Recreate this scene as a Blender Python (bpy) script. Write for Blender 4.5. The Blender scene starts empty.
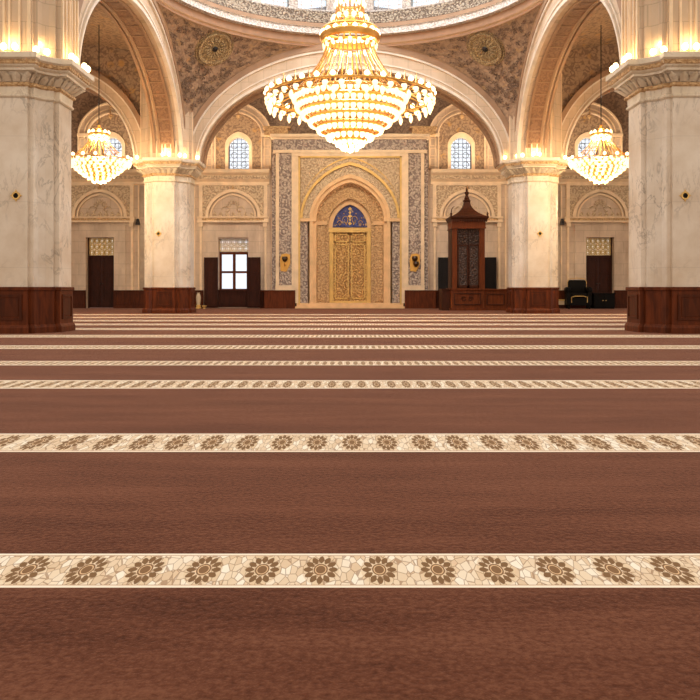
import bpy, bmesh, math, random
from mathutils import Vector, Matrix
random.seed(7)
PI = math.pi
SC = bpy.context.scene
COL = SC.collection
S = 0.55                      # every length below is multiplied by S at the end (eye height 0.88 m, doors about 2.2 m)
EYE = 1.64; HOR = 288.0; FOC = 800.0; CXP = 350.0

# ------------------------------------------------------------------ colour / materials
def lin(r, g, b):
    f = lambda c: (c/12.92 if c <= 0.04045 else ((c+0.055)/1.055)**2.4)
    return (f(r/255), f(g/255), f(b/255), 1.0)

class NT:
    def __init__(s, name):
        s.m = bpy.data.materials.new(name); s.m.use_nodes = True
        s.t = s.m.node_tree; s.n = s.t.nodes; s.l = s.t.links
        s.b = s.n['Principled BSDF']
        s.tc = None
    def node(s, typ, **kw):
        n = s.n.new(typ)
        for k, v in kw.items(): setattr(n, k, v)
        return n
    def put(s, sock, v):
        if hasattr(v, 'is_output') or isinstance(v, bpy.types.NodeSocket): s.l.new(v, sock)
        else: sock.default_value = v
    def math(s, op, a, b=0.0, c=0.0, clamp=False):
        n = s.node('ShaderNodeMath', operation=op, use_clamp=clamp)
        s.put(n.inputs[0], a); s.put(n.inputs[1], b); s.put(n.inputs[2], c)
        return n.outputs[0]
    def obj(s):
        if s.tc is None: s.tc = s.node('ShaderNodeTexCoord')
        return s.tc.outputs['Object']
    def mapping(s, vec, scale=(1,1,1), loc=(0,0,0)):
        n = s.node('ShaderNodeMapping'); s.put(n.inputs['Vector'], vec)
        n.inputs['Scale'].default_value = scale; n.inputs['Location'].default_value = loc
        return n.outputs[0]
    def noise(s, vec, scale, detail=3, rough=0.55, dist=0.0):
        n = s.node('ShaderNodeTexNoise'); s.put(n.inputs['Vector'], vec)
        n.inputs['Scale'].default_value = scale; n.inputs['Detail'].default_value = detail
        n.inputs['Roughness'].default_value = rough; n.inputs['Distortion'].default_value = dist
        return n
    def voro(s, vec, scale, feature='F1', rnd=1.0):
        n = s.node('ShaderNodeTexVoronoi', feature=feature); s.put(n.inputs['Vector'], vec)
        n.inputs['Scale'].default_value = scale; n.inputs['Randomness'].default_value = rnd
        return n
    def ramp(s, fac, stops):
        n = s.node('ShaderNodeValToRGB'); s.put(n.inputs[0], fac)
        e = n.color_ramp.elements
        while len(e) < len(stops): e.new(0.5)
        for q, (p, c) in zip(e, stops): q.position = p; q.color = c
        return n.outputs[0]
    def mix(s, fac, a, b, mode='MIX'):
        n = s.node('ShaderNodeMix', data_type='RGBA', blend_type=mode)
        s.put(n.inputs[0], fac); s.put(n.inputs[6], a); s.put(n.inputs[7], b)
        return n.outputs[2]
    def bump(s, h, strength=0.4, dist=0.05):
        n = s.node('ShaderNodeBump'); s.put(n.inputs['Height'], h)
        n.inputs['Strength'].default_value = strength; n.inputs['Distance'].default_value = dist
        s.l.new(n.outputs[0], s.b.inputs['Normal'])
    def set(s, col=None, rough=0.6, metal=0.0, spec=0.5):
        if col is not None: s.put(s.b.inputs['Base Color'], col)
        s.b.inputs['Roughness'].default_value = rough; s.b.inputs['Metallic'].default_value = metal
        s.b.inputs['Specular IOR Level'].default_value = spec
        return s.m

def plain(name, c, rough=0.6, metal=0.0, var=0.12, scale=1.5, spec=0.4):
    t = NT(name)
    n = t.noise(t.obj(), scale, 4)
    d = tuple(x*(1-var) for x in c[:3])+(1,); e = tuple(min(1, x*(1+var)) for x in c[:3])+(1,)
    return t.set(t.ramp(n.outputs['Fac'], [(0.3, d), (0.7, e)]), rough, metal, spec)

def marble(name, base, tint, vein, rough=0.28, blocks=True):
    t = NT(name); o = t.obj()
    n1 = t.noise(o, 0.55, 5, 0.6)
    c = t.ramp(n1.outputs['Fac'], [(0.36, tint), (0.6, base)])
    w = t.noise(t.mapping(o, (1, 1, 0.6)), 0.9, 6, 0.62, 1.6)
    v = t.math('ABSOLUTE', t.math('SUBTRACT', w.outputs['Fac'], 0.5))
    vm = t.ramp(v, [(0.0, (1, 1, 1, 1)), (0.03, (0, 0, 0, 1))])
    mask = t.ramp(t.noise(o, 0.4, 2).outputs['Fac'], [(0.42, (0, 0, 0, 1)), (0.6, (1, 1, 1, 1))])
    f = t.math('MULTIPLY', t.math('MULTIPLY', vm, mask), 0.7)
    c = t.mix(f, c, vein)
    if blocks:                                   # joints between the slabs
        sp = t.node('ShaderNodeSeparateXYZ'); t.put(sp.inputs[0], o)
        zz = t.math('FRACT', t.math('DIVIDE', sp.outputs[2], 2.37))
        j = t.math('LESS_THAN', zz, 0.012)
        c = t.mix(t.math('MULTIPLY', j, 0.16), c, vein)
    return t.set(c, rough)

def carved(name, light, dark, scale=1.6, amount=0.8, rough=0.7, metal=0.0, gold=None, bump=0.5, warp=0.35, k=15.0):
    """scrolling foliage relief: warped cells with rings in them"""
    t = NT(name); o = t.obj()
    nz = t.noise(o, scale*0.9, 2)
    sub = t.node('ShaderNodeVectorMath', operation='SUBTRACT'); t.put(sub.inputs[0], nz.outputs['Color']); sub.inputs[1].default_value = (.5, .5, .5)
    scl = t.node('ShaderNodeVectorMath', operation='SCALE'); t.put(scl.inputs[0], sub.outputs[0]); scl.inputs['Scale'].default_value = warp/scale*1.6
    add = t.node('ShaderNodeVectorMath', operation='ADD'); t.put(add.inputs[0], o); t.put(add.inputs[1], scl.outputs[0])
    v = t.voro(add.outputs[0], scale, 'F1', 0.75)
    e = t.voro(add.outputs[0], scale*2.3, 'DISTANCE_TO_EDGE', 0.9)
    rings = t.math('MULTIPLY_ADD', t.math('SINE', t.math('MULTIPLY', v.outputs['Distance'], k)), 0.5, 0.5)
    leaf = t.ramp(e.outputs['Distance'], [(0.05, (0, 0, 0, 1)), (0.22, (1, 1, 1, 1))])
    h = t.math('MULTIPLY_ADD', rings, 0.5, t.math('MULTIPLY', leaf, 0.5))
    f = t.ramp(h, [(0.28, (1, 1, 1, 1)), (0.62, (0, 0, 0, 1))])
    big = t.noise(o, 0.5, 3).outputs['Fac']
    lt = t.mix(t.math('MULTIPLY', big, 0.5), light, tuple(x*0.78 for x in light[:3])+(1,))
    c = t.mix(t.math('MULTIPLY', f, amount), lt, dark)
    if gold is not None:
        g = t.ramp(t.voro(o, scale*0.7).outputs['Distance'], [(0.18, (1, 1, 1, 1)), (0.3, (0, 0, 0, 1))])
        c = t.mix(t.math('MULTIPLY', t.math('MULTIPLY', g, rings), 0.75), c, gold)
    t.bump(h, bump, 0.08)
    return t.set(c, rough, metal)

def stone_blocks(name, light, dark, w=1.3, hgt=0.9, rough=0.65):
    """plain ashlar slabs with faint joints and streaks"""
    t = NT(name); o = t.obj()
    n = t.noise(t.mapping(o, (1, 1, 0.45)), 0.8, 5, 0.6)
    c = t.ramp(n.outputs['Fac'], [(0.3, dark), (0.68, light)])
    sp = t.node('ShaderNodeSeparateXYZ'); t.put(sp.inputs[0], o)
    cb = t.node('ShaderNodeCombineXYZ'); t.l.new(t.math('ADD', sp.outputs[0], sp.outputs[1]), cb.inputs[0]); t.l.new(sp.outputs[2], cb.inputs[1])
    br = t.node('ShaderNodeTexBrick'); t.l.new(cb.outputs[0], br.inputs['Vector'])
    br.inputs['Scale'].default_value = 1.0; br.inputs['Brick Width'].default_value = w; br.inputs['Row Height'].default_value = hgt
    br.inputs['Mortar Size'].default_value = 0.018
    c = t.mix(t.math('MULTIPLY', br.outputs['Fac'], 0.35), c, tuple(x*0.45 for x in dark[:3])+(1,))
    return t.set(c, rough)

def wood(name, a, b, rough=0.5):
    t = NT(name); o = t.obj()
    n = t.noise(t.mapping(o, (3.0, 3.0, 0.5)), 2.2, 5, 0.6, 0.5)
    c = t.ramp(n.outputs['Fac'], [(0.3, a), (0.7, b)])
    t.bump(n.outputs['Fac'], 0.08, 0.02)
    return t.set(c, rough, 0, 0.14)

def emitter(name, c, st):
    t = NT(name)
    t.b.inputs['Base Color'].default_value = c
    t.b.inputs['Emission Color'].default_value = c
    t.b.inputs['Emission Strength'].default_value = st
    t.b.inputs['Roughness'].default_value = 0.3
    t.m.cycles.emission_sampling = 'NONE'
    return t.m

def pane_mat(name, tint):
    t = NT(name)
    tr = t.node('ShaderNodeBsdfTransparent'); tr.inputs[0].default_value = tint
    gl = t.node('ShaderNodeBsdfGlossy'); gl.inputs['Roughness'].default_value = 0.05
    mx = t.node('ShaderNodeMixShader'); mx.inputs[0].default_value = 0.07
    t.l.new(tr.outputs[0], mx.inputs[1]); t.l.new(gl.outputs[0], mx.inputs[2])
    t.l.new(mx.outputs[0], t.n['Material Output'].inputs['Surface'])
    return t.m

def carpet_mat():
    t = NT('brown_carpet'); o = t.obj()
    fine = t.noise(o, 26, 3, 0.7)
    streak = t.noise(t.mapping(o, (0.35, 1.9, 1)), 1.1, 5, 0.65)
    f = t.math('MULTIPLY_ADD', fine.outputs['Fac'], 0.55, t.math('MULTIPLY', streak.outputs['Fac'], 0.45))
    c = t.ramp(f, [(0.36, lin(74, 40, 26)), (0.5, lin(101, 59, 41)), (0.64, lin(122, 77, 56))])
    t.bump(fine.outputs['Fac'], 0.35, 0.02)
    t.b.inputs['Sheen Weight'].default_value = 0.35
    t.b.inputs['Sheen Roughness'].default_value = 0.22
    t.b.inputs['Sheen Tint'].default_value = lin(238, 184, 160)
    return t.set(c, 0.95, 0, 0.08)

def band_mat():
    """beige woven border: sunflower rosettes on a leaf mosaic; UV u counts rosettes, v runs across the band"""
    t = NT('floral_carpet_band')
    uv = t.node('ShaderNodeUVMap').outputs[0]
    sp = t.node('ShaderNodeSeparateXYZ'); t.put(sp.inputs[0], uv)
    U, V = sp.outputs[0], sp.outputs[1]
    a = t.math('MULTIPLY', t.math('SUBTRACT', t.math('FRACT', U), 0.5), 1.4)
    b = t.math('SUBTRACT', V, 0.5)
    r = t.math('SQRT', t.math('ADD', t.math('MULTIPLY', a, a), t.math('MULTIPLY', b, b)))
    th = t.math('ARCTAN2', b, a)
    pet = t.math('ABSOLUTE', t.math('COSINE', t.math('MULTIPLY', th, 6.0)))
    # leaf mosaic
    cv = t.node('ShaderNodeCombineXYZ'); t.l.new(t.math('MULTIPLY', U, 1.78), cv.inputs[0]); t.l.new(V, cv.inputs[1])
    e = t.voro(cv.outputs[0], 4.6, 'DISTANCE_TO_EDGE', 0.9)
    cell = t.voro(cv.outputs[0], 4.6, 'F1', 0.9)
    cs = t.node('ShaderNodeSeparateColor'); t.put(cs.inputs[0], cell.outputs['Color'])
    base = t.ramp(cs.outputs[0], [(0.1, lin(226, 200, 166)), (0.55, lin(240, 220, 190)), (0.9, lin(252, 242, 222))])
    halo = t.math('LESS_THAN', r, 0.44)
    base = t.mix(t.math('MULTIPLY', halo, 0.6), base, lin(228, 202, 164))
    line = t.math('LESS_THAN', e.outputs['Distance'], 0.045)
    c = t.mix(t.math('MULTIPLY', line, 0.6), base, lin(140, 96, 62))
    dark = lin(126, 94, 62)
    # twelve pointed petals between r .20 and .40
    w = t.math('SUBTRACT', 1.0, t.math('DIVIDE', t.math('ABSOLUTE', t.math('SUBTRACT', r, 0.29)), 0.115))
    petal = t.math('MULTIPLY', t.math('GREATER_THAN', w, t.math('SUBTRACT', 0.98, t.math('MULTIPLY', pet, 1.0))), t.math('GREATER_THAN', r, 0.19))
    c = t.mix(petal, c, dark)
    core = t.math('LESS_THAN', r, 0.17)
    c = t.mix(core, c, lin(132, 98, 66))
    rim = t.math('LESS_THAN', t.math('ABSOLUTE', t.math('SUBTRACT', r, 0.125)), 0.012)
    c = t.mix(rim, c, lin(226, 190, 146))
    ab = t.math('ABSOLUTE', b)
    c = t.mix(t.math('GREATER_THAN', ab, 0.425), c, lin(170, 120, 84))
    c = t.mix(t.math('GREATER_THAN', ab, 0.44), c, lin(252, 236, 212))
    fz = t.noise(t.obj(), 30, 2)
    c = t.mix(t.math('MULTIPLY', fz.outputs['Fac'], 0.12), c, lin(190, 140, 100))
    return t.set(c, 0.95, 0, 0.15)

M = {}
M['carpet'] = carpet_mat(); M['band'] = band_mat()
M['marble'] = marble('white_marble', lin(228, 216, 200), lin(208, 190, 168), lin(136, 122, 108))
M['capital'] = carved('carved_capital_marble', lin(222, 206, 184), lin(168, 142, 116), 1.1, 0.45, 0.55, bump=0.6)
M['capital_plain'] = marble('capital_marble', lin(226, 212, 190), lin(206, 188, 160), lin(160, 140, 118), 0.45, False)
M['wallstone'] = stone_blocks('cream_wall_stone', lin(222, 200, 176), lin(184, 160, 138))
M['greymarble'] = marble('grey_veined_marble', lin(190, 170, 146), lin(158, 138, 116), lin(120, 104, 90), 0.5)
M['trimstone'] = plain('cream_moulding_stone', lin(234, 208, 174), 0.6)
M['archstone'] = stone_blocks('arch_voussoir_stone', lin(216, 192, 164), lin(194, 168, 138), 1.0, 0.8)
M['archwhite'] = plain('pale_arch_moulding', lin(228, 214, 196), 0.6)
M['archbrown'] = plain('brown_arch_moulding', lin(164, 130, 100), 0.65)
M['soffit'] = carved('painted_coffer_soffit', lin(160, 122, 90), lin(120, 88, 66), 2.0, 0.6, 0.7, bump=0.3)
M['carve_cream'] = carved('cream_carved_stone', lin(224, 200, 166), lin(160, 130, 104), 1.9, 0.6, bump=0.6)
M['carve_grey'] = carved('mauve_grey_carved_border', lin(206, 188, 172), lin(120, 102, 98), 1.8, 0.75, bump=0.7)
M['carve_gold'] = carved('gilt_carved_stone', lin(224, 186, 136), lin(164, 120, 76), 2.2, 0.6, 0.5, 0.0, bump=0.6)
M['gilt_door'] = carved('gilt_carved_door', lin(226, 180, 112), lin(148, 102, 56), 2.0, 0.7, 0.5, 0.1, bump=0.7)
M['paint'] = carved('painted_vault', lin(178, 150, 120), lin(114, 90, 74), 1.5, 0.7, 0.75, bump=0.15, warp=0.6, gold=lin(196, 150, 84))
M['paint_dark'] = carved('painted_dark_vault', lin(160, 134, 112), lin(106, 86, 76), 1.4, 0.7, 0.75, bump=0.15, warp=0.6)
M['pendent'] = carved('painted_pendentive', lin(184, 154, 126), lin(130, 104, 86), 1.6, 0.5, 0.75, bump=0.2, warp=0.6, gold=lin(186, 150, 104))
M['pend_plain'] = plain('plain_tan_plaster', lin(196, 160, 124), 0.75)
M['ringwhite'] = carved('white_carved_ring', lin(232, 222, 210), lin(168, 148, 134), 2.4, 0.6, bump=0.6)
M['ringbrown'] = plain('brown_ring_plaster', lin(164, 126, 96), 0.7)
M['ringfrieze'] = carved('dark_carved_ring_frieze', lin(196, 178, 154), lin(100, 82, 68), 2.4, 0.85, bump=0.8)
M['wood'] = wood('red_brown_wood', lin(70, 31, 14), lin(110, 52, 23))
M['wood_panel'] = wood('dark_red_brown_panel', lin(58, 26, 12), lin(90, 42, 19))
M['wood_dark'] = wood('near_black_brown_wood', lin(44, 21, 13), lin(68, 33, 21))
M['wood_red'] = wood('pulpit_mahogany', lin(84, 40, 17), lin(114, 56, 25))
M['wood_deep'] = wood('pulpit_dark_mahogany', lin(52, 26, 14), lin(76, 38, 20))
M['wood_carved'] = carved('carved_dark_pulpit_door', lin(84, 58, 44), lin(46, 30, 24), 2.6, 0.8, 0.5, bump=0.7)
M['black_shutter'] = wood('black_shutter_wood', lin(20, 16, 16), lin(32, 26, 25))
M['black'] = plain('black_leather', lin(14, 11, 10), 0.6, spec=0.12)
M['dark'] = plain('dark_metal', lin(34, 28, 26), 0.5)
M['gold'] = plain('polished_gold', lin(216, 164, 86), 0.3, 0.8)
M['gilt'] = plain('matt_gilt', lin(218, 180, 108), 0.5, 0.25)
M['amber'] = plain('dark_amber_glass', lin(70, 44, 14), 0.15)
M['goldstrand'] = plain('gold_crystal_strand', lin(190, 138, 68), 0.35, 0.25)
M['bulb'] = emitter('lit_bulb', (1.0, 0.72, 0.36, 1), 5.0)
M['crystal'] = emitter('lit_crystal_shade', (1.0, 0.78, 0.44, 1), 1.7)
M['uplight'] = emitter('lit_uplight_bulb', (1.0, 0.74, 0.36, 1), 9.0)
M['pane'] = pane_mat('clear_pane', (0.97, 0.98, 1.0, 1))
M['pane_blue'] = pane_mat('bluish_pane', (0.80, 0.88, 0.96, 1))
M['pane_warm'] = pane_mat('stained_pale_pane', (0.95, 0.93, 0.86, 1))
M['blue'] = carved('blue_enamel_tympanum', lin(52, 62, 132), lin(30, 32, 92), 2.6, 0.6, 0.35, gold=lin(206, 170, 110), bump=0.3)
M['lattice'] = plain('pale_stone_lattice', lin(212, 178, 104), 0.6)
M['nichestone'] = plain('warmlit_niche_stone', lin(228, 188, 140), 0.6)  # warm lamplight inside the niche is put into this stone colour
M['leafpaint'] = carved('brown_painted_leaf', lin(150, 122, 98), lin(108, 86, 72), 3.0, 0.8)
M['medallion'] = carved('tan_medallion', lin(204, 176, 128), lin(132, 104, 74), 3.2, 0.75, bump=0.7)
M['cream'] = plain('cream_glaze', lin(206, 186, 156), 0.4)

# ------------------------------------------------------------------ mesh builder
class MB:
    def __init__(s): s.v = []; s.f = []; s.mi = []; s.uv = {}
    def add(s, vs, fs, mi=0):
        o = len(s.v); s.v += [tuple(v) for v in vs]
        for f in fs: s.f.append(tuple(i+o for i in f)); s.mi.append(mi)
        return o
    def box(s, x0, x1, y0, y1, z0, z1, mi=0):
        v = [(x, y, z) for z in (z0, z1) for y in (y0, y1) for x in (x0, x1)]
        s.add(v, [(0, 2, 3, 1), (4, 5, 7, 6), (0, 1, 5, 4), (2, 6, 7, 3), (0, 4, 6, 2), (1, 3, 7, 5)], mi); return s
    def prism(s, poly, z0, z1, poly2=None, mi=0):
        n = len(poly); p2 = poly2 or poly
        v = [(x, y, z0) for x, y in poly]+[(x, y, z1) for x, y in p2]
        f = [(i, (i+1) % n, n+(i+1) % n, n+i) for i in range(n)]
        f += [tuple(range(n-1, -1, -1)), tuple(range(n, 2*n))]
        s.add(v, f, mi); return s
    def stack(s, rings, mi=0):
        """rings: list of (poly, z); a solid skinned through them"""
        n = len(rings[0][0]); v = []; f = []
        for poly, z in rings: v += [(x, y, z) for x, y in poly]
        for k in range(len(rings)-1):
            for i in range(n):
                j = (i+1) % n; f.append((k*n+i, k*n+j, (k+1)*n+j, (k+1)*n+i))
        f += [tuple(range(n-1, -1, -1)), tuple(range((len(rings)-1)*n, len(rings)*n))]
        s.add(v, f, mi); return s
    def lathe(s, prof, n=24, c=(0, 0, 0), mi=0, a0=0.0, a1=2*PI):
        full = abs(a1-a0-2*PI) < 1e-6; m = n if full else n+1
        v = []; f = []
        for r, z in prof:
            for i in range(m):
                a = a0+(a1-a0)*i/n; v.append((c[0]+r*math.cos(a), c[1]+r*math.sin(a), c[2]+z))
        for k in range(len(prof)-1):
            for i in range(n):
                j = (i+1) % m; f.append((k*m+i, k*m+j, (k+1)*m+j, (k+1)*m+i))
        s.add(v, f, mi); return s
    def tube(s, pts, r, n=6, mi=0):
        pts = [Vector(p) for p in pts]; v = []; f = []
        rr = r if isinstance(r, (list, tuple)) else [r]*len(pts)
        for i, p in enumerate(pts):
            d = (pts[min(i+1, len(pts)-1)]-pts[max(i-1, 0)])
            d = d.normalized() if d.length > 1e-9 else Vector((0, 0, 1))
            a = d.cross(Vector((0, 0, 1)))
            if a.length < 1e-4: a = d.cross(Vector((1, 0, 0)))
            a.normalize(); b = d.cross(a)
            for k in range(n):
                t = 2*PI*k/n; v.append(p+(a*math.cos(t)+b*math.sin(t))*rr[i])
        for i in range(len(pts)-1):
            for k in range(n):
                q = (k+1) % n; f.append((i*n+k, i*n+q, (i+1)*n+q, (i+1)*n+k))
        f += [tuple(range(n-1, -1, -1)), tuple(range((len(pts)-1)*n, len(pts)*n))]
        s.add(v, f, mi); return s
    def torus(s, R, r, c=(0, 0, 0), n=32, m=8, mi=0, sz=1.0):
        v = []; f = []
        for i in range(n):
            a = 2*PI*i/n
            for k in range(m):
                b = 2*PI*k/m; q = R+r*math.cos(b)
                v.append((c[0]+q*math.cos(a), c[1]+q*math.sin(a), c[2]+r*sz*math.sin(b)))
        for i in range(n):
            for k in range(m):
                j = (i+1) % n; q = (k+1) % m; f.append((i*m+k, j*m+k, j*m+q, i*m+q))
        s.add(v, f, mi); return s
    def band(s, outer, inner, m0, m1, mi=0, close=False):
        """solid strip between two equally long 2-D curves; m0 / m1 map (u, w) to the front / back point"""
        n = len(outer)
        v = [m0(*p) for p in outer]+[m0(*p) for p in inner]+[m1(*p) for p in outer]+[m1(*p) for p in inner]
        f = []
        for i in range(n if close else n-1):
            j = (i+1) % n
            f += [(i, j, n+j, n+i), (2*n+i, 3*n+i, 3*n+j, 2*n+j), (n+i, n+j, 3*n+j, 3*n+i), (i, 2*n+i, 2*n+j, j)]
        if not close: f += [(0, n, 3*n, 2*n), (n-1, 3*n-1, 4*n-1, 2*n-1)]
        s.add(v, f, mi); return s
    def plate(s, curve, m0, m1, mi=0):
        n = len(curve); v = [m0(*p) for p in curve]+[m1(*p) for p in curve]
        f = [tuple(range(n)), tuple(range(2*n-1, n-1, -1))]+[(i, n+i, n+(i+1) % n, (i+1) % n) for i in range(n)]
        s.add(v, f, mi); return s
    def build(s, name, mat, parent=None, loc=None, smooth=False, link=True):
        me = bpy.data.meshes.new(name); me.from_pydata(s.v, [], s.f)
        ms = mat if isinstance(mat, (list, tuple)) else [mat]
        for m in ms: me.materials.append(m)
        if any(s.mi):
            for p, i in zip(me.polygons, s.mi): p.material_index = i
        bm = bmesh.new(); bm.from_mesh(me)
        if not s.uv: bmesh.ops.recalc_face_normals(bm, faces=bm.faces)
        bm.to_mesh(me); bm.free()
        if smooth:
            me.polygons.foreach_set('use_smooth', [True]*len(me.polygons))
            try: me.set_sharp_from_angle(angle=math.radians(40))
            except Exception: pass
        o = bpy.data.objects.new(name, me)
        if link: COL.objects.link(o)
        if parent is not None: o.parent = parent
        if loc is not None: o.location = loc
        return o

def tag(o, label=None, cat=None, group=None, kind=None):
    if label: o['label'] = label
    if cat: o['category'] = cat
    if group: o['group'] = group
    if kind: o['kind'] = kind
    return o
def empty(name, loc, label, cat, group=None, rz=0):
    o = bpy.data.objects.new(name, None); COL.objects.link(o); o.location = loc; o.rotation_euler = (0, 0, rz)
    return tag(o, label, cat, group)
def copy_tree(o, parent=None):
    c = o.copy(); COL.objects.link(c)
    if parent is not None: c.parent = parent
    for ch in list(o.children): copy_tree(ch, c)
    return c
def clone(o, parent, loc, rz=0):
    c = o.copy(); COL.objects.link(c); c.parent = parent; c.location = loc; c.rotation_euler = (0, 0, rz); return c

def ymap(Y): return lambda u, w: (u, Y, w)
def xmap(X): return lambda u, w: (X, u, w)
def mirror(pts): return pts+[(-x, z) for x, z in reversed(pts[:-1])]
def pointed(cx, h, zs, za, zb=None, n=18, sharp=0.2):
    """pointed arch from one foot over the apex to the other; feet go down to zb"""
    half = []
    for i in range(n+1):
        a = PI/2*i/n; t = math.cos(a)
        half.append((h*t, zs+(za-zs)*((1-sharp)*math.sin(a)+sharp*(1-t))))
    pts = mirror(half)
    if zb is not None: pts = [(h, zb)]+pts+[(-h, zb)]
    return [(cx+x, z) for x, z in pts]
def ellipse(cx, a, b, zs, zb=None, n=40):
    pts = [(cx+a*math.cos(PI*i/n), zs+b*math.sin(PI*i/n)) for i in range(n+1)]
    if zb is not None: pts = [(cx+a, zb)]+pts+[(cx-a, zb)]
    return pts

# ================================================================== SETTING
# ---- floor: carpet with floral bands (screen rows of each band in the photograph -> distances)
def dist(y): return EYE*FOC/(y-HOR)
rows = [(553.6, 587.6), (433.6, 451.9), (380.2, 388.5), (361.0, 365.3), (345.4, 348.9), (334.9, 337.4), (328.0, 329.9), (323.6, 325.2),
        (319.9, 321.3), (316.9, 318.0), (314.2, 315.1)]
fb = MB(); ycur = 1.0; XW = 46.0
def fquad(y0, y1, mi, per=None, ph=0.0):
    i = len(fb.f)
    fb.add([(-XW, y0, 0), (XW, y0, 0), (XW, y1, 0), (-XW, y1, 0)], [(0, 1, 2, 3)], mi)
    if per: fb.uv[i] = [((-XW-ph)/per, 0), ((XW-ph)/per, 0), ((XW-ph)/per, 1), ((-XW-ph)/per, 1)]
for k, (ya, yb) in enumerate(rows):
    y1, y0 = dist(ya), dist(yb); ym = dist((ya+yb)/2)
    fquad(ycur, y0, 0)
    per = 1.79*(yb-ya)*ym/FOC
    if k == 0: per = 58.7*ym/FOC
    if k == 1: per = 35.0*ym/FOC
    ph = ((320.6 if k == 0 else 317.0)-CXP)*ym/FOC - per/2
    fquad(y0, y1, 1, per, ph); ycur = y1
fquad(ycur, 71.0, 0)
floor = fb.build('floor', [M['carpet'], M['band']]); tag(floor, kind='structure')
uvl = floor.data.uv_layers.new(name='UVMap')
for p in floor.data.polygons:
    for li, uv in zip(p.loop_indices, fb.uv.get(p.index, [(0, 0)]*4)): uvl.data[li].uv = uv

# ---- back wall
YW, YU = 65.0, 68.3           # lower wall face, upper wall face
PXW = YW/FOC                  # metres per photo pixel on the lower wall
def zw(y, Y=YW): return EYE+(HOR-y)*Y/FOC
def xw(x, Y=YW): return (x-CXP)*Y/FOC
def wall_with_holes(mb, x0, x1, z0, z1, holes, y0, y1, mi=0):
    xs = sorted({x0, x1} | {h[0] for h in holes} | {h[1] for h in holes})
    zs = sorted({z0, z1} | {h[2] for h in holes} | {h[3] for h in holes})
    for a, b in zip(xs, xs[1:]):
        for c, d in zip(zs, zs[1:]):
            mx, mz = (a+b)/2, (c+d)/2
            if any(h[0] < mx < h[1] and h[2] < mz < h[3] for h in holes): continue
            for y in (y0, y1): mb.add([(a, y, c), (b, y, c), (b, y, d), (a, y, d)], [(0, 1, 2, 3)], mi)
    for a, b, c, d in holes:
        mb.add([(a, y0, c), (a, y1, c), (a, y1, d), (a, y0, d)], [(0, 1, 2, 3)], mi)
        mb.add([(b, y0, c), (b, y1, c), (b, y1, d), (b, y0, d)], [(0, 1, 2, 3)], mi)
        mb.add([(a, y0, d), (a, y1, d), (b, y1, d), (b, y0, d)], [(0, 1, 2, 3)], mi)
        if c > z0: mb.add([(a, y0, c), (a, y1, c), (b, y1, c), (b, y0, c)], [(0, 1, 2, 3)], mi)
ZL = 11.2
BW, BD = 9.48, 20.3            # bay centres
win_h = [(c-1.2, c+1.2, 1.44, 5.66) for c in (-BW, BW)]
door_h = [(c-1.12, c+1.12, 0.0, 5.74) for c in (-BD, BD)]
mb = MB()
wall_with_holes(mb, -XW, XW, 0, ZL, win_h+door_h+[(-4.15, 4.15, 0, ZL-0.01)], YW, YW+0.9)
mb.add([(-XW, YW, ZL), (XW, YW, ZL), (XW, YU, ZL), (-XW, YU, ZL)], [(0, 1, 2, 3)])
wall = mb.build('wall_back', M['wallstone']); tag(wall, kind='structure')
mb = MB()
uh = [(c-0.86, c+0.86, 11.8, 14.5) for c in (-BD, -BW, BW, BD)]
uh += [(-4.0, -3.2, 11.8, 14.6), (3.2, 4.0, 11.8, 14.6)]
wall_with_holes(mb, -XW, XW, ZL, 21.5, uh, YU, YU+0.6)
up = mb.build('wall_back_upper', M['paint_dark'], wall)

# cornice ledge along the lower wall, in two runs beside the prayer niche
prof = [(0, 10.0), (-0.12, 10.05), (-0.12, 10.25), (-0.3, 10.45), (-0.3, 10.75), (-0.55, 10.95), (-0.6, 11.22), (0, 11.22)]
def run_x(name, x0, x1, profile, mat, Y, parent=None):
    b = MB(); n = len(profile)
    v = [(x0, Y+p, z) for p, z in profile]+[(x1, Y+p, z) for p, z in profile]
    f = [(i, (i+1) % n, n+(i+1) % n, n+i) for i in range(n)]+[tuple(range(n)), tuple(range(2*n-1, n-1, -1))]
    b.add(v, f); return b.build(name, mat, parent)
tn = [0]
def trim_name(): tn[0] += 1; return 'trim_%d' % tn[0]
for s in (-1, 1):
    a, b = sorted((s*6.55, s*XW))
    t = run_x(trim_name(), a, b, prof, M['trimstone'], YW); tag(t, kind='structure')
    run_x('carved_frieze', a, b, [(-0.34, 10.47), (-0.34, 10.73), (-0.2, 10.73), (-0.2, 10.47)], M['carve_cream'], YW, t)

# dado along the foot of the back wall
def dado(x0, x1, par=None, name='baseboard_back'):
    b = MB(); b.box(x0, x1, YW-0.16, YW+0.0, 0, 1.40); b.box(x0, x1, YW-0.24, YW, 1.36, 1.46); b.box(x0, x1, YW-0.22, YW, 0, 0.22)
    n = max(1, round((x1-x0)/1.6)); w = (x1-x0)/n
    for i in range(n):
        xa, xb = x0+i*w+0.12, x0+(i+1)*w-0.12
        if xb-xa < 0.3: continue
        for q in ((xa, xb, 0.32, 0.42), (xa, xb, 1.18, 1.28), (xa, xa+0.1, 0.42, 1.18), (xb-0.1, xb, 0.42, 1.18)):
            b.box(q[0], q[1], YW-0.21, YW-0.15, q[2], q[3])
    o = b.build(name, M['wood_panel'], par); tag(o, kind='structure'); return o
for a, b in ((-XW, -BD-1.14), (-BD+1.14, -BW-2.42), (-BW+2.2, -4.3)):
    dado(a, b); dado(-b, -a)

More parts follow.
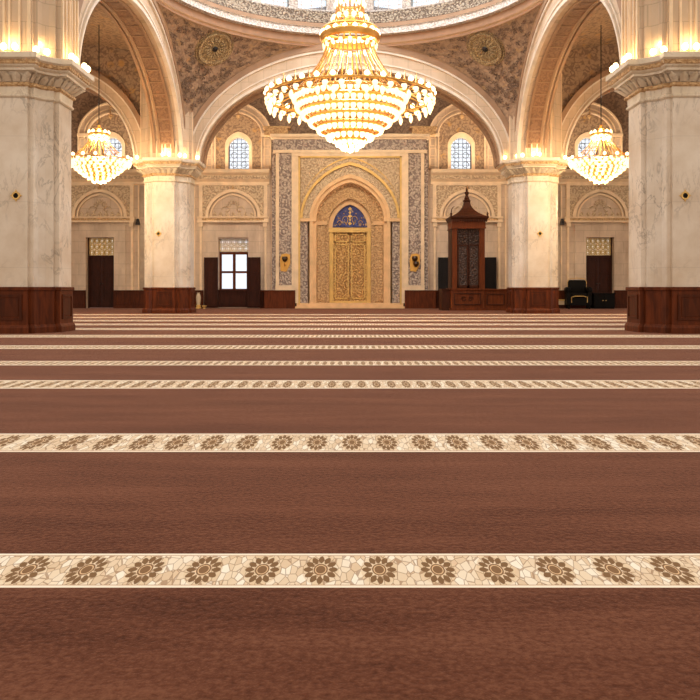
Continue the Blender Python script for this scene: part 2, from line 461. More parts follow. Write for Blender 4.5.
# ---- relief on each bay of the lower wall
def bay_relief(c, opening_half):
    Y = YW; root_m = MB()
    z_sh0, z_sh1, z_top = 6.95, 7.42, 9.95
    # slab frame round the opening
    ho = opening_half
    root_m.box(c-ho-0.95, c-ho-0.02, Y-0.1, Y, 1.46, 5.76); root_m.box(c+ho+0.02, c+ho+0.95, Y-0.1, Y, 1.46, 5.76)
    root_m.box(c-ho-0.95, c+ho+0.95, Y-0.1, Y, 5.76, 6.75)
    t = root_m.build(trim_name(), M['wallstone']); tag(t, kind='structure')
    b = MB()
    for s in (-1, 1):
        x = c+s*2.62
        b.box(x-0.08, x+0.08, Y-0.2, Y, 1.46, z_sh0); b.box(x-0.14, x+0.14, Y-0.2, Y, z_sh1, z_top)
        x = c+s*3.15
        b.box(x-0.06, x+0.06, Y-0.14, Y, 1.46, 10.0)
    b.box(c-2.76, c+2.76, Y-0.2, Y, z_top, z_top+0.18)
    b.build('moulding_frame', M['trimstone'], t)
    b = MB()
    for q, (d, z0, z1) in enumerate(((0.42, z_sh1-0.1, z_sh1), (0.3, z_sh0+0.12, z_sh1-0.1), (0.38, z_sh0, z_sh0+0.12))):
        b.box(c-2.8-d*0.2, c+2.8+d*0.2, Y-d, Y, z0, z1)
    for s in (-1, 1): b.box(c+s*2.6-0.16, c+s*2.6+0.16, Y-0.3, Y, z_sh0-0.35, z_sh0)
    b.build('shelf_moulding', M['trimstone'], t)
    b = MB(); b.box(c-2.5, c+2.5, Y-0.33, Y-0.29, z_sh0+0.16, z_sh1-0.14); b.build('gilt_fillet', M['carve_gold'], t)
    b = MB()
    arch = pointed(c, 2.1, z_sh1+0.1, 9.5, None, 16, 0.12)
    b.band([(x, z_top) for x, z in arch], arch, ymap(Y-0.12), ymap(Y))
    for s in (-1, 1):
        xa, xb = sorted((c+s*2.1, c+s*2.48)); b.box(xa, xb, Y-0.12, Y, z_sh1, z_top)
    b.build('carved_spandrel', M['carve_cream'], t)
    b = MB()
    b.band(pointed(c, 2.22, z_sh1+0.1, 9.68, z_sh1, 16, 0.12), pointed(c, 1.98, z_sh1+0.1, 9.42, z_sh1, 16, 0.12), ymap(Y-0.26), ymap(Y-0.02))
    b.band(pointed(c, 1.86, z_sh1+0.1, 9.3, z_sh1, 16, 0.12), pointed(c, 1.74, z_sh1+0.1, 9.16, z_sh1, 16, 0.12), ymap(Y-0.2), ymap(Y-0.02))
    b.build('arch_moulding', M['trimstone'], t)
    b = MB(); b.plate(pointed(c, 1.9, z_sh1+0.1, 9.35, z_sh1, 16, 0.12), ymap(Y-0.05), ymap(Y-0.01)); b.build('lunette', M['wallstone'], t)
    # applied ornament in the lunette: a cup rosette, a cresting of leaves, a finial on the apex
    b = MB()
    for i in range(7):
        x = c-1.5+0.5*i; b.plate([(x-0.13, 7.45), (x+0.13, 7.45), (x+0.17, 7.62), (x, 7.85), (x-0.17, 7.62)], ymap(Y-0.12), ymap(Y-0.04))
    for i in range(9):
        a = PI*i/8; r = 0.42; b.plate([(c+math.cos(a+q)*rr, 8.25+math.sin(a+q)*rr) for q, rr in ((-.16, .2), (-.1, .5), (0, .62), (.1, .5), (.16, .2))], ymap(Y-0.12), ymap(Y-0.04))
    for s in (-1, 1):
        pts = [(c+s*(0.55+0.35*math.cos(a)*(1-a/9)), Y-0.08, 8.0+0.3*math.sin(a)*(1-a/9)) for a in [0.4*k for k in range(14)]]
        b.tube(pts, 0.05, 5)
    b.build('lunette_ornament', M['carve_cream'], t)
    b = MB(); b.plate([(c-0.14, 9.62), (c+0.14, 9.62), (c+0.05, 9.85), (c, 10.0), (c-0.05, 9.85)], ymap(Y-0.3), ymap(Y-0.1)); b.build('apex_leaf', M['carve_gold'], t)
    # grey marble pier beside the bay
    b = MB(); s = 1 if c > 0 else -1
    for sx in (-1, 1):
        x0 = c+sx*3.25; x1 = c+sx*4.15
        x0, x1 = sorted((x0, x1)); b.box(x0, x1, Y-0.08, Y, 1.46, 6.9); b.box(x0, x1, Y-0.08, Y, 7.4, 9.9)
    if abs(c) > 12: b.build('grey_marble_pier', M['greymarble'], t)
    return t
for c in (-BD, -BW, BW, BD): bay_relief(c, 1.2 if abs(c) < 12 else 1.12)

# ---- windows and doors in the lower wall
def filigree(b, x0, x1, z0, z1, Y, nx, nz, th=0.035):
    """pierced screen of interlaced rings and stems"""
    w = (x1-x0)/nx; h = (z1-z0)/nz
    for i in range(nx):
        for k in range(nz):
            cx, cz = x0+(i+.5)*w, z0+(k+.5)*h
            for rx, rz in ((0.46, 0.46), (0.2, 0.24)):
                o = [(cx+(rx*w+th/2)*math.cos(2*PI*q/14), cz+(rz*h+th/2)*math.sin(2*PI*q/14)) for q in range(14)]
                n = [(cx+(rx*w-th/2)*math.cos(2*PI*q/14), cz+(rz*h-th/2)*math.sin(2*PI*q/14)) for q in range(14)]
                b.band(o, n, ymap(Y-0.03), ymap(Y+0.03), close=True)
            for dx, dz in ((1, 1), (1, -1)):
                b.tube([(cx-dx*w*.46, Y, cz-dz*h*.46), (cx-dx*w*.16, Y, cz-dz*h*.16)], th*0.55, 4)
                b.tube([(cx+dx*w*.16, Y, cz+dz*h*.16), (cx+dx*w*.46, Y, cz+dz*h*.46)], th*0.55, 4)
def shutter_leaf(name, w, z0, z1, mat, par, loc, rz):
    b = MB(); b.box(0, w, -0.05, 0.05, z0, z1)
    for za, zb in ((z0+0.12, z0+(z1-z0)*0.3), (z0+(z1-z0)*0.34, z0+(z1-z0)*0.66), (z0+(z1-z0)*0.70, z1-0.12)):
        for q in ((0.12, w-0.12, za, za+0.06), (0.12, w-0.12, zb-0.06, zb), (0.12, 0.18, za, zb), (w-0.18, w-0.12, za, zb)):
            for ys in ((-0.09, -0.05), (0.05, 0.09)): b.box(q[0], q[1], ys[0], ys[1], q[2], q[3])
    o = b.build(name, mat, par); o.location = loc; o.rotation_euler = (0, 0, rz); return o
def lower_window(n, c, mat, angs):
    Yf = YW+0.55
    b = MB()
    b.box(c-1.2, c+1.2, YW-0.1, Yf+0.15, 0.1, 1.44); b.box(c-1.25, c+1.25, YW-0.22, YW, 1.36, 1.5)
    for q in ((c-1.0, c+1.0, 0.3, 0.42), (c-1.0, c+1.0, 1.15, 1.27), (c-1.0, c-0.9, 0.42, 1.15), (c+0.9, c+1.0, 0.42, 1.15)): b.box(q[0], q[1], YW-0.15, YW-0.1, q[2], q[3])
    w = b.build('window_%d' % n, M['wood_dark']); tag(w, kind='structure')
    b = MB()
    b.box(c-1.2, c-1.02, Yf-0.08, Yf+0.08, 1.44, 4.55); b.box(c+1.02, c+1.2, Yf-0.08, Yf+0.08, 1.44, 4.55)
    b.box(c-0.11, c+0.11, Yf-0.08, Yf+0.08, 1.44, 4.4); b.box(c-1.2, c+1.2, Yf-0.1, Yf+0.1, 4.38, 4.6)
    b.box(c-1.2, c+1.2, Yf-0.07, Yf+0.07, 2.85, 3.03); b.box(c-1.2, c+1.2, Yf-0.1, Yf+0.1, 1.44, 1.58)
    b.build('window_frame', M['wood'], w)
    for sx in (-1, 1):
        for za, zb in ((1.58, 2.85), (3.03, 4.38)):
            xa, xb = sorted((c+sx*0.11, c+sx*1.02)); b = MB(); b.box(xa, xb, Yf-0.012, Yf+0.012, za, zb); b.build('pane', M['pane'], w)
    b = MB(); filigree(b, c-1.2, c+1.2, 4.6, 5.66, Yf, 5, 2, .085); b.build('pierced_screen', M['lattice'], w)
    for sx, a in zip((-1, 1), angs):
        if sx < 0: shutter_leaf('shutter', 1.15, 0.05, 4.12, mat, w, (c-1.2, YW-0.3, 0), PI-a)
        else: shutter_leaf('shutter', 1.15, 0.05, 4.12, mat, w, (c+1.2, YW-0.3, 0), a)
lower_window(1, -BW, M['wood_dark'], (-0.15+0.3, -0.35))
lower_window(2, BW, M['black_shutter'], (0.2, -0.12))
def lower_door(n, c):
    Yf = YW+0.5
    b = MB(); b.box(c-1.12, c+1.12, Yf-0.12, Yf+0.12, 4.14, 4.3); b.box(c-1.12, c-1.04, Yf-0.1, Yf+0.1, 0, 5.74); b.box(c+1.04, c+1.12, Yf-0.1, Yf+0.1, 0, 5.74)
    d = b.build('door_%d' % n, M['wood_dark']); tag(d, kind='structure')
    for sx in (-1, 1):
        o = shutter_leaf('door_leaf', 1.03, 0.04, 4.14, M['wood_dark'], d, (c-1.04 if sx < 0 else c+0.005, Yf, 0), 0)
        k = MB(); k.lathe([(0.0, -0.06), (0.05, -0.04), (0.06, 0.02), (0.0, 0.06)], 10); q = k.build('knob', M['dark'], o); q.location = (0.93 if sx < 0 else 0.1, -0.1, 2.0)
    b = MB(); filigree(b, c-1.04, c+1.04, 4.3, 5.74, Yf, 5, 3, .085); b.build('pierced_screen', M['lattice'], d)
    b = MB(); b.box(c-1.04, c+1.04, Yf+0.06, Yf+0.08, 4.3, 5.74); b.build('pane', M['pane_warm'], d)
lower_door(1, -BD); lower_door(2, BD)

# ---- arched upper windows in their niches
def upper_window(n, c):
    Y = YU
    b = MB()
    b.band(pointed(c, 2.75, 14.7, 17.4, 11.2, 18, .16), pointed(c, 1.95, 14.7, 16.5, 11.2, 18, .16), ymap(Y-0.35), ymap(Y+0.02))
    w = b.build('window_%d' % n, M['wallstone']); tag(w, kind='structure')
    b = MB()
    for ho, za, d, t in ((2.8, 17.45, .5, .12), (2.3, 16.9, .45, .08), (2.02, 16.6, .5, .1)):
        b.band(pointed(c, ho, 14.7, za, 11.2, 18, .16), pointed(c, ho-t, 14.7, za-t, 11.2, 18, .16), ymap(Y-d), ymap(Y-0.3))
    for s in (-1, 1):
        xa, xb = sorted((c+s*1.9, c+s*2.85)); b.box(xa, xb, Y-0.52, Y-0.3, 14.5, 14.75); b.box(xa, xb, Y-0.5, Y-0.3, 11.2, 11.75)
        for k in range(3):
            z = 12.0+0.85*k; xm = c+s*2.4
            for q in ((xm-0.26, xm+0.26, z, z+0.06), (xm-0.26, xm+0.26, z+.62, z+.68), (xm-.26, xm-.2, z, z+.68), (xm+.2, xm+.26, z, z+.68)): b.box(q[0], q[1], Y-0.4, Y-0.3, q[2], q[3])
    b.build('arch_moulding', M['trimstone'], w)
    b = MB(); b.band(pointed(c, 1.96, 14.7, 16.5, 11.2, 18, .16), pointed(c, 1.12, 13.8, 14.9, 11.2, 18, .16), ymap(Y-0.12), ymap(Y+0.02)); b.build('carved_niche', M['paint'], w)
    b = MB(); b.band(pointed(c, 1.16, 13.8, 14.95, 11.2, 18, .16), pointed(c, 0.88, 13.6, 14.5, 11.2, 18, .16), ymap(Y-0.2), ymap(Y+0.3)); b.build('inner_arch', M['trimstone'], w)
    b = MB(); Yp = Y+0.2
    for i in range(6): x = c-0.84+1.68*i/5; b.box(x-0.016, x+0.016, Yp-0.02, Yp+0.02, 11.75, 14.5)
    for i in range(9): z = 11.85+0.31*i; b.box(c-0.84, c+0.84, Yp-0.02, Yp+0.02, z-0.016, z+0.016)
    for i in range(2):
        for k in range(3):
            x, z = c-0.42+0.84*i, 12.2+0.8*k
            o = [(x+.27*math.cos(2*PI*q/12), z+.27*math.sin(2*PI*q/12)) for q in range(12)]; nn = [(x+.235*math.cos(2*PI*q/12), z+.235*math.sin(2*PI*q/12)) for q in range(12)]
            b.band(o, nn, ymap(Yp-.04), ymap(Yp+.04), close=True)
    b.build('leaded_lattice', M['dark'], w)
    b = MB(); b.box(c-0.86, c+0.86, Yp+0.05, Yp+0.07, 11.75, 14.5); b.build('pane', M['pane'], w)
    b = MB(); b.tube([(c, Y-0.6, 17.3), (c, Y-0.55, 16.4)], .05, 5); b.lathe([(0, -.3), (.16, -.1), (.2, .05), (0, .2)], 8, (c, Y-.5, 16.2)); b.build('hanging_boss', M['carve_gold'], w)
for i, c in enumerate((-BD, -BW, BW, BD)): upper_window(3+i, c)
for i, c in enumerate((-3.6, 3.6)):
    b = MB()
    for q in ((c-.5, c-.38, 11.6, 14.8), (c+.38, c+.5, 11.6, 14.8), (c-.5, c+.5, 14.55, 14.8)): b.box(q[0], q[1], YU-.2, YU+.1, q[2], q[3])
    w = b.build('window_%d' % (7+i), M['trimstone']); tag(w, kind='structure')
    b = MB(); b.box(c-.4, c+.4, YU+.2, YU+.22, 11.8, 14.6); b.build('pane', M['pane_blue'], w)
    b = MB(); b.box(c-.03, c+.03, YU+.1, YU+.18, 11.8, 14.6)
    for k in range(5): b.box(c-.4, c+.4, YU+.1, YU+.18, 12.1+.5*k, 12.15+.5*k)
    b.build('leaded_lattice', M['dark'], w)

# ---- main crossing: piers, arches, pendentives, ring, drum, dome
XP, D1, D2 = 12.05, 30.35, 53.2
YC = (D1+D2)/2; HB = 10.9; ZS = 9.84; RZ = -0.27
AI, BI, AE, BE = 9.9, 6.2, 10.8, 7.7
def arch_obj(cx, mapper_face, sgn, d0, d1, a_i, b_i, a_e, b_e, kind):
    """one arch ring; mapper_face(d) gives the map of the plane at distance d; d0 is the face towards the crossing, d1 the far face"""
    f = mapper_face
    b = MB(); t1 = (a_e-a_i)
    b.band(ellipse(cx, a_e, b_e, ZS), ellipse(cx, a_i+0.02, b_i+0.02, ZS), f(d0), f(d1))
    o = b.build(trim_name(), M['archstone']); tag(o, kind='structure')
    e = sgn*0.12
    b = MB()
    for q0, q1 in ((0.0, 0.13), (0.80, 0.90)):
        oa, ob = a_i+t1*q1, b_i+(b_e-b_i)*q1; ia, ib = a_i+t1*q0, b_i+(b_e-b_i)*q0
        b.band(ellipse(cx, oa, ob, ZS), ellipse(cx, ia, ib, ZS), f(d0-e), f(d0+e))
    for q0, q1 in ((0.27, 0.33),):
        b.band(ellipse(cx, a_i+t1*q1, b_i+(b_e-b_i)*q1, ZS), ellipse(cx, a_i+t1*q0, b_i+(b_e-b_i)*q0, ZS), f(d0-e*.6), f(d0+e))
    b.build('face_moulding', M['archwhite'], o)
    b = MB(); b.band(ellipse(cx, a_e+0.22, b_e+0.22, ZS), ellipse(cx, a_i+t1*.9, b_i+(b_e-b_i)*.9, ZS), f(d0-e*1.5), f(d0+e*2)); b.build('outer_moulding', M['archbrown'], o)
    # coffered soffit with ribs at both edges
    b = MB(); w = abs(d1-d0); ds = sgn
    b.band(ellipse(cx, a_i+0.03, b_i+0.03, ZS), ellipse(cx, a_i-0.04, b_i-0.04, ZS), f(d0+ds*w*.3), f(d0+ds*w*.72)); b.build('coffered_soffit', M['soffit'], o)
    b = MB()
    for q0, q1 in ((0.22, 0.3), (0.72, 0.8), (0.9, 1.0)):
        b.band(ellipse(cx, a_i+0.03, b_i+0.03, ZS), ellipse(cx, a_i-0.1, b_i-0.1, ZS), f(d0+ds*w*q0), f(d0+ds*w*q1))
    n = 26
    for i in range(n):
        a0 = PI*(i+0.45)/n; a1 = PI*(i+0.55)/n
        oc = [(cx+(a_i+.02)*math.cos(a), ZS+(b_i+.02)*math.sin(a)) for a in (a0, a1)]; ic = [(cx+(a_i-.08)*math.cos(a), ZS+(b_i-.08)*math.sin(a)) for a in (a0, a1)]
        b.band(oc, ic, f(d0+ds*w*.3), f(d0+ds*w*.72))
    b.build('soffit_rib', M['archbrown'], o)
    return o
arch_obj(0.0, ymap, 1, YC+HB, YC+HB+1.8, AI, BI, AE, BE, 'back')
arch_obj(YC, xmap, -1, -HB, -HB-1.8, AI, BI, AE, BE, 'side')
arch_obj(YC, xmap, 1, HB, HB+1.8, AI, BI, AE, BE, 'side')
for s in (-1, 1):             # arches closing the aisles behind the far pillars
    arch_obj(s*19.75, ymap, 1, YC+HB-0.1, YC+HB+1.6, 5.55, 5.6, 6.5, 6.55, 'aisle')
# solid spandrels behind the main arches, up to the ring
def spandrel(outer_top, cx, a, b, half, f0, f1, mat, name, z_top):
    e = ellipse(cx, a, b, ZS, None, 40); m = MB()
    m.band([(x, z_top) for x, z in e], e, f0, f1)
    for sg in (-1, 1):
        xa, xb = sorted((cx+sg*a, cx+sg*half))
        m.band([(xa, z_top), (xb, z_top)], [(xa, ZS), (xb, ZS)], f0, f1)
    o = m.build(name, mat); tag(o, kind='structure'); return o
spandrel(None, 0, AE+.05, BE+.05, 12.6, ymap(YC+HB+.35), ymap(YC+HB+1.6), M['paint_dark'], 'wall_crossing_back', 19.5)
for s in (-1, 1):
    spandrel(None, YC, AE+.05, BE+.05, 12.4, xmap(s*(HB+.35)), xmap(s*(HB+1.75)), M['paint'], 'wall_crossing_side', 19.5)
    spandrel(None, s*19.75, 6.55, 6.6, 7.6, ymap(YC+HB+.12), ymap(YC+HB+1.3), M['paint'], 'wall_aisle_arch', 19.5)

def pend_r(z):
    t = max(0.0, 1-((z-ZS)/BE)**2) if z < ZS+BE else 0.0
    return t
def pendentive(sx, sy, name):
    nu, nv = 26, 22; vs = []; fs = []
    for i in range(nu+1):
        ang = PI/2*i/nu; x = (AE+.15)*math.cos(ang); z = ZS+(BE+.15)*math.sin(ang)
        r = math.hypot(x, HB+0.02); tA = math.atan2(HB+.02, x); tB = math.atan2(x, HB+.02)
        for k in range(nv+1):
            t = tA+(tB-tA)*k/nv; vs.append((sx*r*math.cos(t), YC+sy*r*math.sin(t), z))
    for i in range(nu):
        for k in range(nv): q = i*(nv+1)+k; fs.append((q, q+1, q+nv+2, q+nv+1))
    b = MB(); b.add(vs, fs); o = b.build(name, M['pendent'], smooth=True); tag(o, kind='structure')
    # medallion laid on the painted surface, and a plain border strip following the edges
    def P(u, v, off=0.0):
        ang = PI/2*u; x = (AE+.15)*math.cos(ang); z = ZS+(BE+.15)*math.sin(ang)
        r = math.hypot(x, HB+0.02)-off; tA = math.atan2(HB+.02, x); tB = math.atan2(x, HB+.02); t = tA+(tB-tA)*v
        return Vector((sx*r*math.cos(t), YC+sy*r*math.sin(t), z))
    b = MB(); nn = 24
    rows_ = [[P(u, v, .06) for u, v in ((k/nn, w) for k in range(nn+1))] for w in (0.0, 0.05)]
    for w0, w1 in ((0.0, 0.045), (0.955, 1.0)):
        vs = []; fs = []
        for k in range(nn+1):
            u = 0.25+0.75*k/nn; vs += [P(u, w0, .07), P(u, w1, .07)]
        for k in range(nn): fs.append((2*k, 2*k+1, 2*k+3, 2*k+2))
        b.add(vs, fs)
    vs = []; fs = []
    for k in range(nn+1): v = k/nn; vs += [P(0.86, v, .07), P(1.0, v, .07)]
    for k in range(nn): fs.append((2*k, 2*k+1, 2*k+3, 2*k+2))
    b.add(vs, fs); b.build('plain_border', M['pend_plain'], o)
    c = P(0.68, 0.5, .06); du = (P(.69, .5, .06)-P(.67, .5, .06)).normalized(); dv = (P(.68, .53, .06)-P(.68, .47, .06)).normalized(); nrm = du.cross(dv).normalized()
    if nrm.dot(Vector((0, YC, 10))-c) < 0: nrm = -nrm
    R = 1.15; b = MB()
    def Q(r, a, h): return c+dv*(r*math.cos(a))+du*(r*math.sin(a))+nrm*h
    def ringstrip(r0, r1, h0, h1, n=32):
        v = []; f = []
        for k in range(n):
            a = 2*PI*k/n; v += [Q(r0, a, h0), Q(r1, a, h1)]
        for k in range(n): j = (k+1) % n; f.append((2*k, 2*k+1, 2*j+1, 2*j))
        b.add(v, f)
    ringstrip(R*1.14, R*1.1, .02, .1); ringstrip(R*1.1, R*1.04, .1, .05); ringstrip(R, R*.97, .02, .16); ringstrip(R*.97, R*.85, .16, .14); ringstrip(R*.85, R*.8, .14, .05); ringstrip(R*.8, .01, .05, .05)
    for k in range(16):
        a = 2*PI*k/16; v = [Q(R*.25, a-.1, .08), Q(R*.55, a-.15, .14), Q(R*.76, a, .09), Q(R*.55, a+.15, .14), Q(R*.25, a+.1, .08), Q(R*.5, a, .2)]
        b.add(v, [(0, 1, 5), (1, 2, 5), (2, 3, 5), (3, 4, 5), (4, 0, 5)])
    m_ = b.build('medallion', M['medallion'], o)
    b = MB()
    ringstrip(.2, .12, .12, .2, 12); ringstrip(.12, .01, .2, .2, 12); b.build('boss', M['dark'], m_)
    # scrolling leaf sprays round the medallion, denser along the edges of the panel
    b = MB()
    rnd = random.Random(3)
    sp_l = []
    while len(sp_l) < 90:
        u0, v0 = rnd.uniform(.3, .835), rnd.uniform(.07, .93)
        wdt = (P(u0, 0, .0)-P(u0, 1, .0)).length; edge = min(v0, 1-v0)*wdt; cd = (P(u0, v0, .06)-c).length
        if edge < .35 or cd < R*1.12 or any((P(u0, v0, .06)-P(a_, b_, .06)).length < .42 for a_, b_, _ in sp_l[-200:]) and rnd.random() < .97: continue
        if edge > 1.5 and (.835-u0) > .12 and rnd.random() < .75: continue
        sp_l.append((u0, v0, rnd.uniform(.22, .36)))
    for u0, v0, L in sp_l:
        cc = P(u0, v0, .08); rot = rnd.uniform(0, 6.28)
        d1 = (P(u0+.01, v0, .08)-P(u0-.01, v0, .08)).normalized(); d2 = (P(u0, v0+.02, .08)-P(u0, v0-.02, .08)).normalized(); nn_ = d1.cross(d2).normalized()
        if nn_.dot(Vector((0, YC, 10))-cc) < 0: nn_ = -nn_
        for q in range(6):
            a = rot+q*2*PI/7; l = L*rnd.uniform(.7, 1.15); wv = .2*L
            tip = cc+d2*(l*math.cos(a))+d1*(l*math.sin(a)); sd = d2*(-math.sin(a)*wv)+d1*(math.cos(a)*wv); mid = cc.lerp(tip, .6)
            b.add([cc, mid-sd+nn_*.05, tip+sd*.8, mid+sd+nn_*.05], [(0, 1, 2, 3)])
    b.build('leaf_spray', M['leafpaint'], o)
    return o
pendentive(-1, 1, 'ceiling_pendentive'); pendentive(1, 1, 'ceiling_pendentive')
C0 = (0, YC, RZ); RS = (HB-.0)/11.2
ring = MB().lathe([(10.98, 17.75), (10.95, 18.0), (11.03, 18.5), (11.33, 18.5)], 96, C0).build('ceiling_ring', M['ringbrown'], smooth=True); tag(ring, kind='structure')
MB().lathe([(11.08, 18.5), (10.68, 18.52), (10.73, 18.62), (10.81, 18.92), (10.71, 18.98), (11.13, 19.0)], 96, C0).build('white_carved_band', M['ringwhite'], ring, smooth=True)
MB().lathe([(11.03, 18.99), (10.83, 19.02), (10.89, 19.3), (11.13, 19.32)], 96, C0).build('beaded_band', M['archbrown'], ring, smooth=True)
MB().lathe([(11.08, 19.3), (10.93, 19.34), (11.03, 19.7), (10.98, 20.1), (11.53, 20.12)], 96, C0).build('carved_frieze', M['ringfrieze'], ring, smooth=True)
b = MB(); NW = 28
for k in range(NW):
    a = 2*PI*(k+.5)/NW; w = 2*PI/NW*0.12
    b.lathe([(11.18, 20.1), (11.18, 24.5), (11.63, 24.5), (11.63, 20.1)], 3, C0, 0, a-w, a+w)
b.lathe([(11.18, 24.3), (11.13, 24.6), (11.18, 25.2), (11.63, 25.2)], 96, C0); b.lathe([(11.13, 20.1), (11.13, 20.25), (11.63, 20.25)], 96, C0)
b.build('drum_pier', M['ringwhite'], ring)
b = MB()
for k in range(NW):
    a = 2*PI*k/NW
    for q in (-.06, .0, .06):
        p = Vector((11.43*math.cos(a+q), YC+11.43*math.sin(a+q), 20.2+RZ)); b.tube([p, p+Vector((0, 0, 4.2))], .022, 4)
for zz in (20.6, 21.0, 21.5, 22.2, 23.0): b.torus(11.43, .022, (0, YC, zz+RZ), 96, 4)
b.build('drum_lattice', M['archwhite'], ring)
MB().lathe([(11.53, 20.2), (11.53, 24.5)], 96, C0).build('drum_glazing', M['pane_blue'], ring)
dome = MB().lathe([(11.63*math.cos(a), 25.0+9.5*math.sin(a)) for a in [PI/2*k/14 for k in range(14)]]+[(0.01, 34.5)], 64, C0).build('ceiling_dome', M['paint'], smooth=True); tag(dome, kind='structure')

# vaults over the aisles
def barrel_y(name, cx, a, b_, zs, y0, y1, mat):
    e = ellipse(cx, a, b_, zs, None, 30); m = MB(); eo = ellipse(cx, a+.3, b_+.3, zs, None, 30)
    m.band(eo, e, ymap(y0), ymap(y1)); o = m.build(name, mat, smooth=False); tag(o, kind='structure'); return o
barrel_y('ceiling', 0, 13.0, 7.6, 12.9, YC+HB+1.65, YU, M['paint_dark'])
for s in (-1, 1):
    barrel_y('ceiling', s*20.3, 7.0, 6.4, 12.9, YC+HB+1.65, YU, M['paint_dark'])
    barrel_y('ceiling', s*19.7, 7.15, 1.6, 16.2, 27.0, YC+HB+.1, M['paint'])
    m = MB(); m.box(s*13.2-.35, s*13.2+.35, YC+HB+1.7, YU, 10.2, 14.0); o = m.build('wall_aisle', M['wallstone']); tag(o, kind='structure')

# ================================================================== PILLARS
def cross(r, w, q=None):
    """cross-shaped plan with stepped re-entrant corners; r reach of an arm, w half width of an arm"""
    d = r-w
    quart = [(w, -r), (w, -r+.2*d), (w+.2*d, -r+.2*d), (w+.3*d, -r+.48*d), (r-.48*d, -w-.3*d), (r-.2*d, -w-.2*d), (r-.2*d, -w), (r, -w)]
    pts = []
    for k in range(4):
        for x, y in quart:
            for _ in range(k): x, y = -y, x
            pts.append((x, y))
    return pts
def plus(r, w):
    quart = [(w, -r), (w, -r+.42*(r-w)), (w+.12*(r-w), -r+.6*(r-w)), (r-.6*(r-w), -w-.12*(r-w)), (r-.42*(r-w), -w), (r, -w)]
    pts = []
    for k in range(4):
        for x, y in quart:
            for _ in range(k): x, y = -y, x
            pts.append((x, y))
    return pts
ZWD, ZSH = 1.68, 8.56
def make_pillar():
    root = empty('marble_pillar', (0, 0, 0), '', '')
    b = MB(); b.prism(cross(1.5, .65), ZWD, ZSH); b.build('shaft', M['marble'], root)
    # panelled wooden dado
    b = MB(); P0 = cross(1.55, .69)
    b.stack([(cross(1.63, .74), 0), (cross(1.63, .74), .2), (cross(1.58, .71), .3), (P0, .32), (P0, ZWD-.14), (cross(1.6, .72), ZWD-.12), (cross(1.6, .72), ZWD-.02), (cross(1.57, .7), ZWD)])
    dd = b.build('panelled_dado', M['wood'], root)
    b = MB()
    for k in range(4):
        m = MB()
        for q in ((-.5, .5, .48, .56), (-.5, .5, 1.32, 1.4), (-.5, -.42, .56, 1.32), (.42, .5, .56, 1.32)): m.box(q[0], q[1], -1.595, -1.545, q[2], q[3])
        m.box(-.36, .36, -1.575, -1.545, .62, 1.26)
        for x, y, z in m.v:
            for _ in range(k): x, y = -y, x
            b.v.append((x, y, z))
        o0 = len(b.v)-len(m.v); b.f += [tuple(i+o0 for i in f) for f in m.f]; b.mi += m.mi
    b.build('raised_panel', M['wood_panel'], dd)
    # capital: necking, gilt leaf band, flaring carved bell, moulded abacus
    b = MB(); b.stack([(cross(1.53, .68), ZSH-.05), (cross(1.58, .72), ZSH), (cross(1.58, .72), ZSH+.06), (cross(1.53, .68), ZSH+.1), (cross(1.55, .7), ZSH+.34)]); b.build('necking', M['capital_plain'], root)
    b = MB(); b.stack([(cross(1.56, .71), ZSH+.34), (cross(1.64, .78), ZSH+.38), (cross(1.64, .78), ZSH+.46), (cross(1.58, .73), ZSH+.5)]); b.build('gilt_band', M['carve_gold'], root)
    b = MB(); b.stack([(plus(1.55, .72), ZSH+.45), (plus(1.62, .8), ZSH+.58), (plus(1.76, .92), ZSH+.74), (plus(1.84, 1.0), ZSH+.82)]); b.build('carved_bell', M['capital'], root)
    b = MB()
    lo_, hi_ = plus(1.6, .78), plus(1.86, 1.02)
    for i in range(len(lo_)):
        p0, p1 = Vector(lo_[i]+(0,)), Vector(lo_[(i+1) % len(lo_)]+(0,)); q0, q1 = Vector(hi_[i]+(0,)), Vector(hi_[(i+1) % len(hi_)]+(0,))
        n = max(1, round((p1-p0).length/.32))
        for k in range(n):
            f0, f1, fm = (k+.08)/n, (k+.92)/n, (k+.5)/n
            a0, a1 = p0.lerp(p1, f0), p0.lerp(p1, f1); m0 = p0.lerp(p1, fm); m1 = q0.lerp(q1, fm); out = (m1-m0).normalized()
            c0, c1 = a0.lerp(q0.lerp(q1, f0), .6)+out*.05, a1.lerp(q0.lerp(q1, f1), .6)+out*.05
            Zv = lambda h: Vector((0, 0, h))
            vv = [a0+Zv(ZSH+.5), a1+Zv(ZSH+.5), c0+Zv(ZSH+.68), c1+Zv(ZSH+.68), m0.lerp(m1, .62)+out*.1+Zv(ZSH+.68), m1+out*.08+Zv(ZSH+.8), m1+out*.16+Zv(ZSH+.75), m0+out*.06+Zv(ZSH+.5)]
            b.add(vv, [(0, 7, 4, 2), (7, 1, 3, 4), (2, 4, 5), (4, 3, 5), (4, 6, 5)])
    b.build('acanthus_leaf', M['capital_plain'], root)
    b = MB(); b.stack([(plus(1.8, .98), ZSH+.8), (plus(1.92, 1.06), ZSH+.84), (plus(1.92, 1.06), ZSH+.92), (plus(2.02, 1.14), ZSH+.98), (plus(2.04, 1.16), ZSH+1.02)]); b.build('lower_abacus', M['capital_plain'], root)
    b = MB(); b.stack([(plus(2.04, 1.16), ZSH+1.02), (plus(2.08, 1.2), ZSH+1.05), (plus(2.1, 1.21), ZSH+1.17)]); b.build('gilt_fret', M['carve_gold'], root)
    b = MB(); b.stack([(plus(2.1, 1.21), ZSH+1.17), (plus(2.2, 1.26), ZSH+1.22), (plus(2.2, 1.26), ZS+.12), (plus(2.16, 1.24), ZS+.14)]); b.build('abacus', M['capital_plain'], root)
    # pier rising from the abacus
    b = MB(); b.prism(cross(1.66, .9), ZS+.14, 19.4); b.build('upper_pier', M['archstone'], root)
    b = MB()
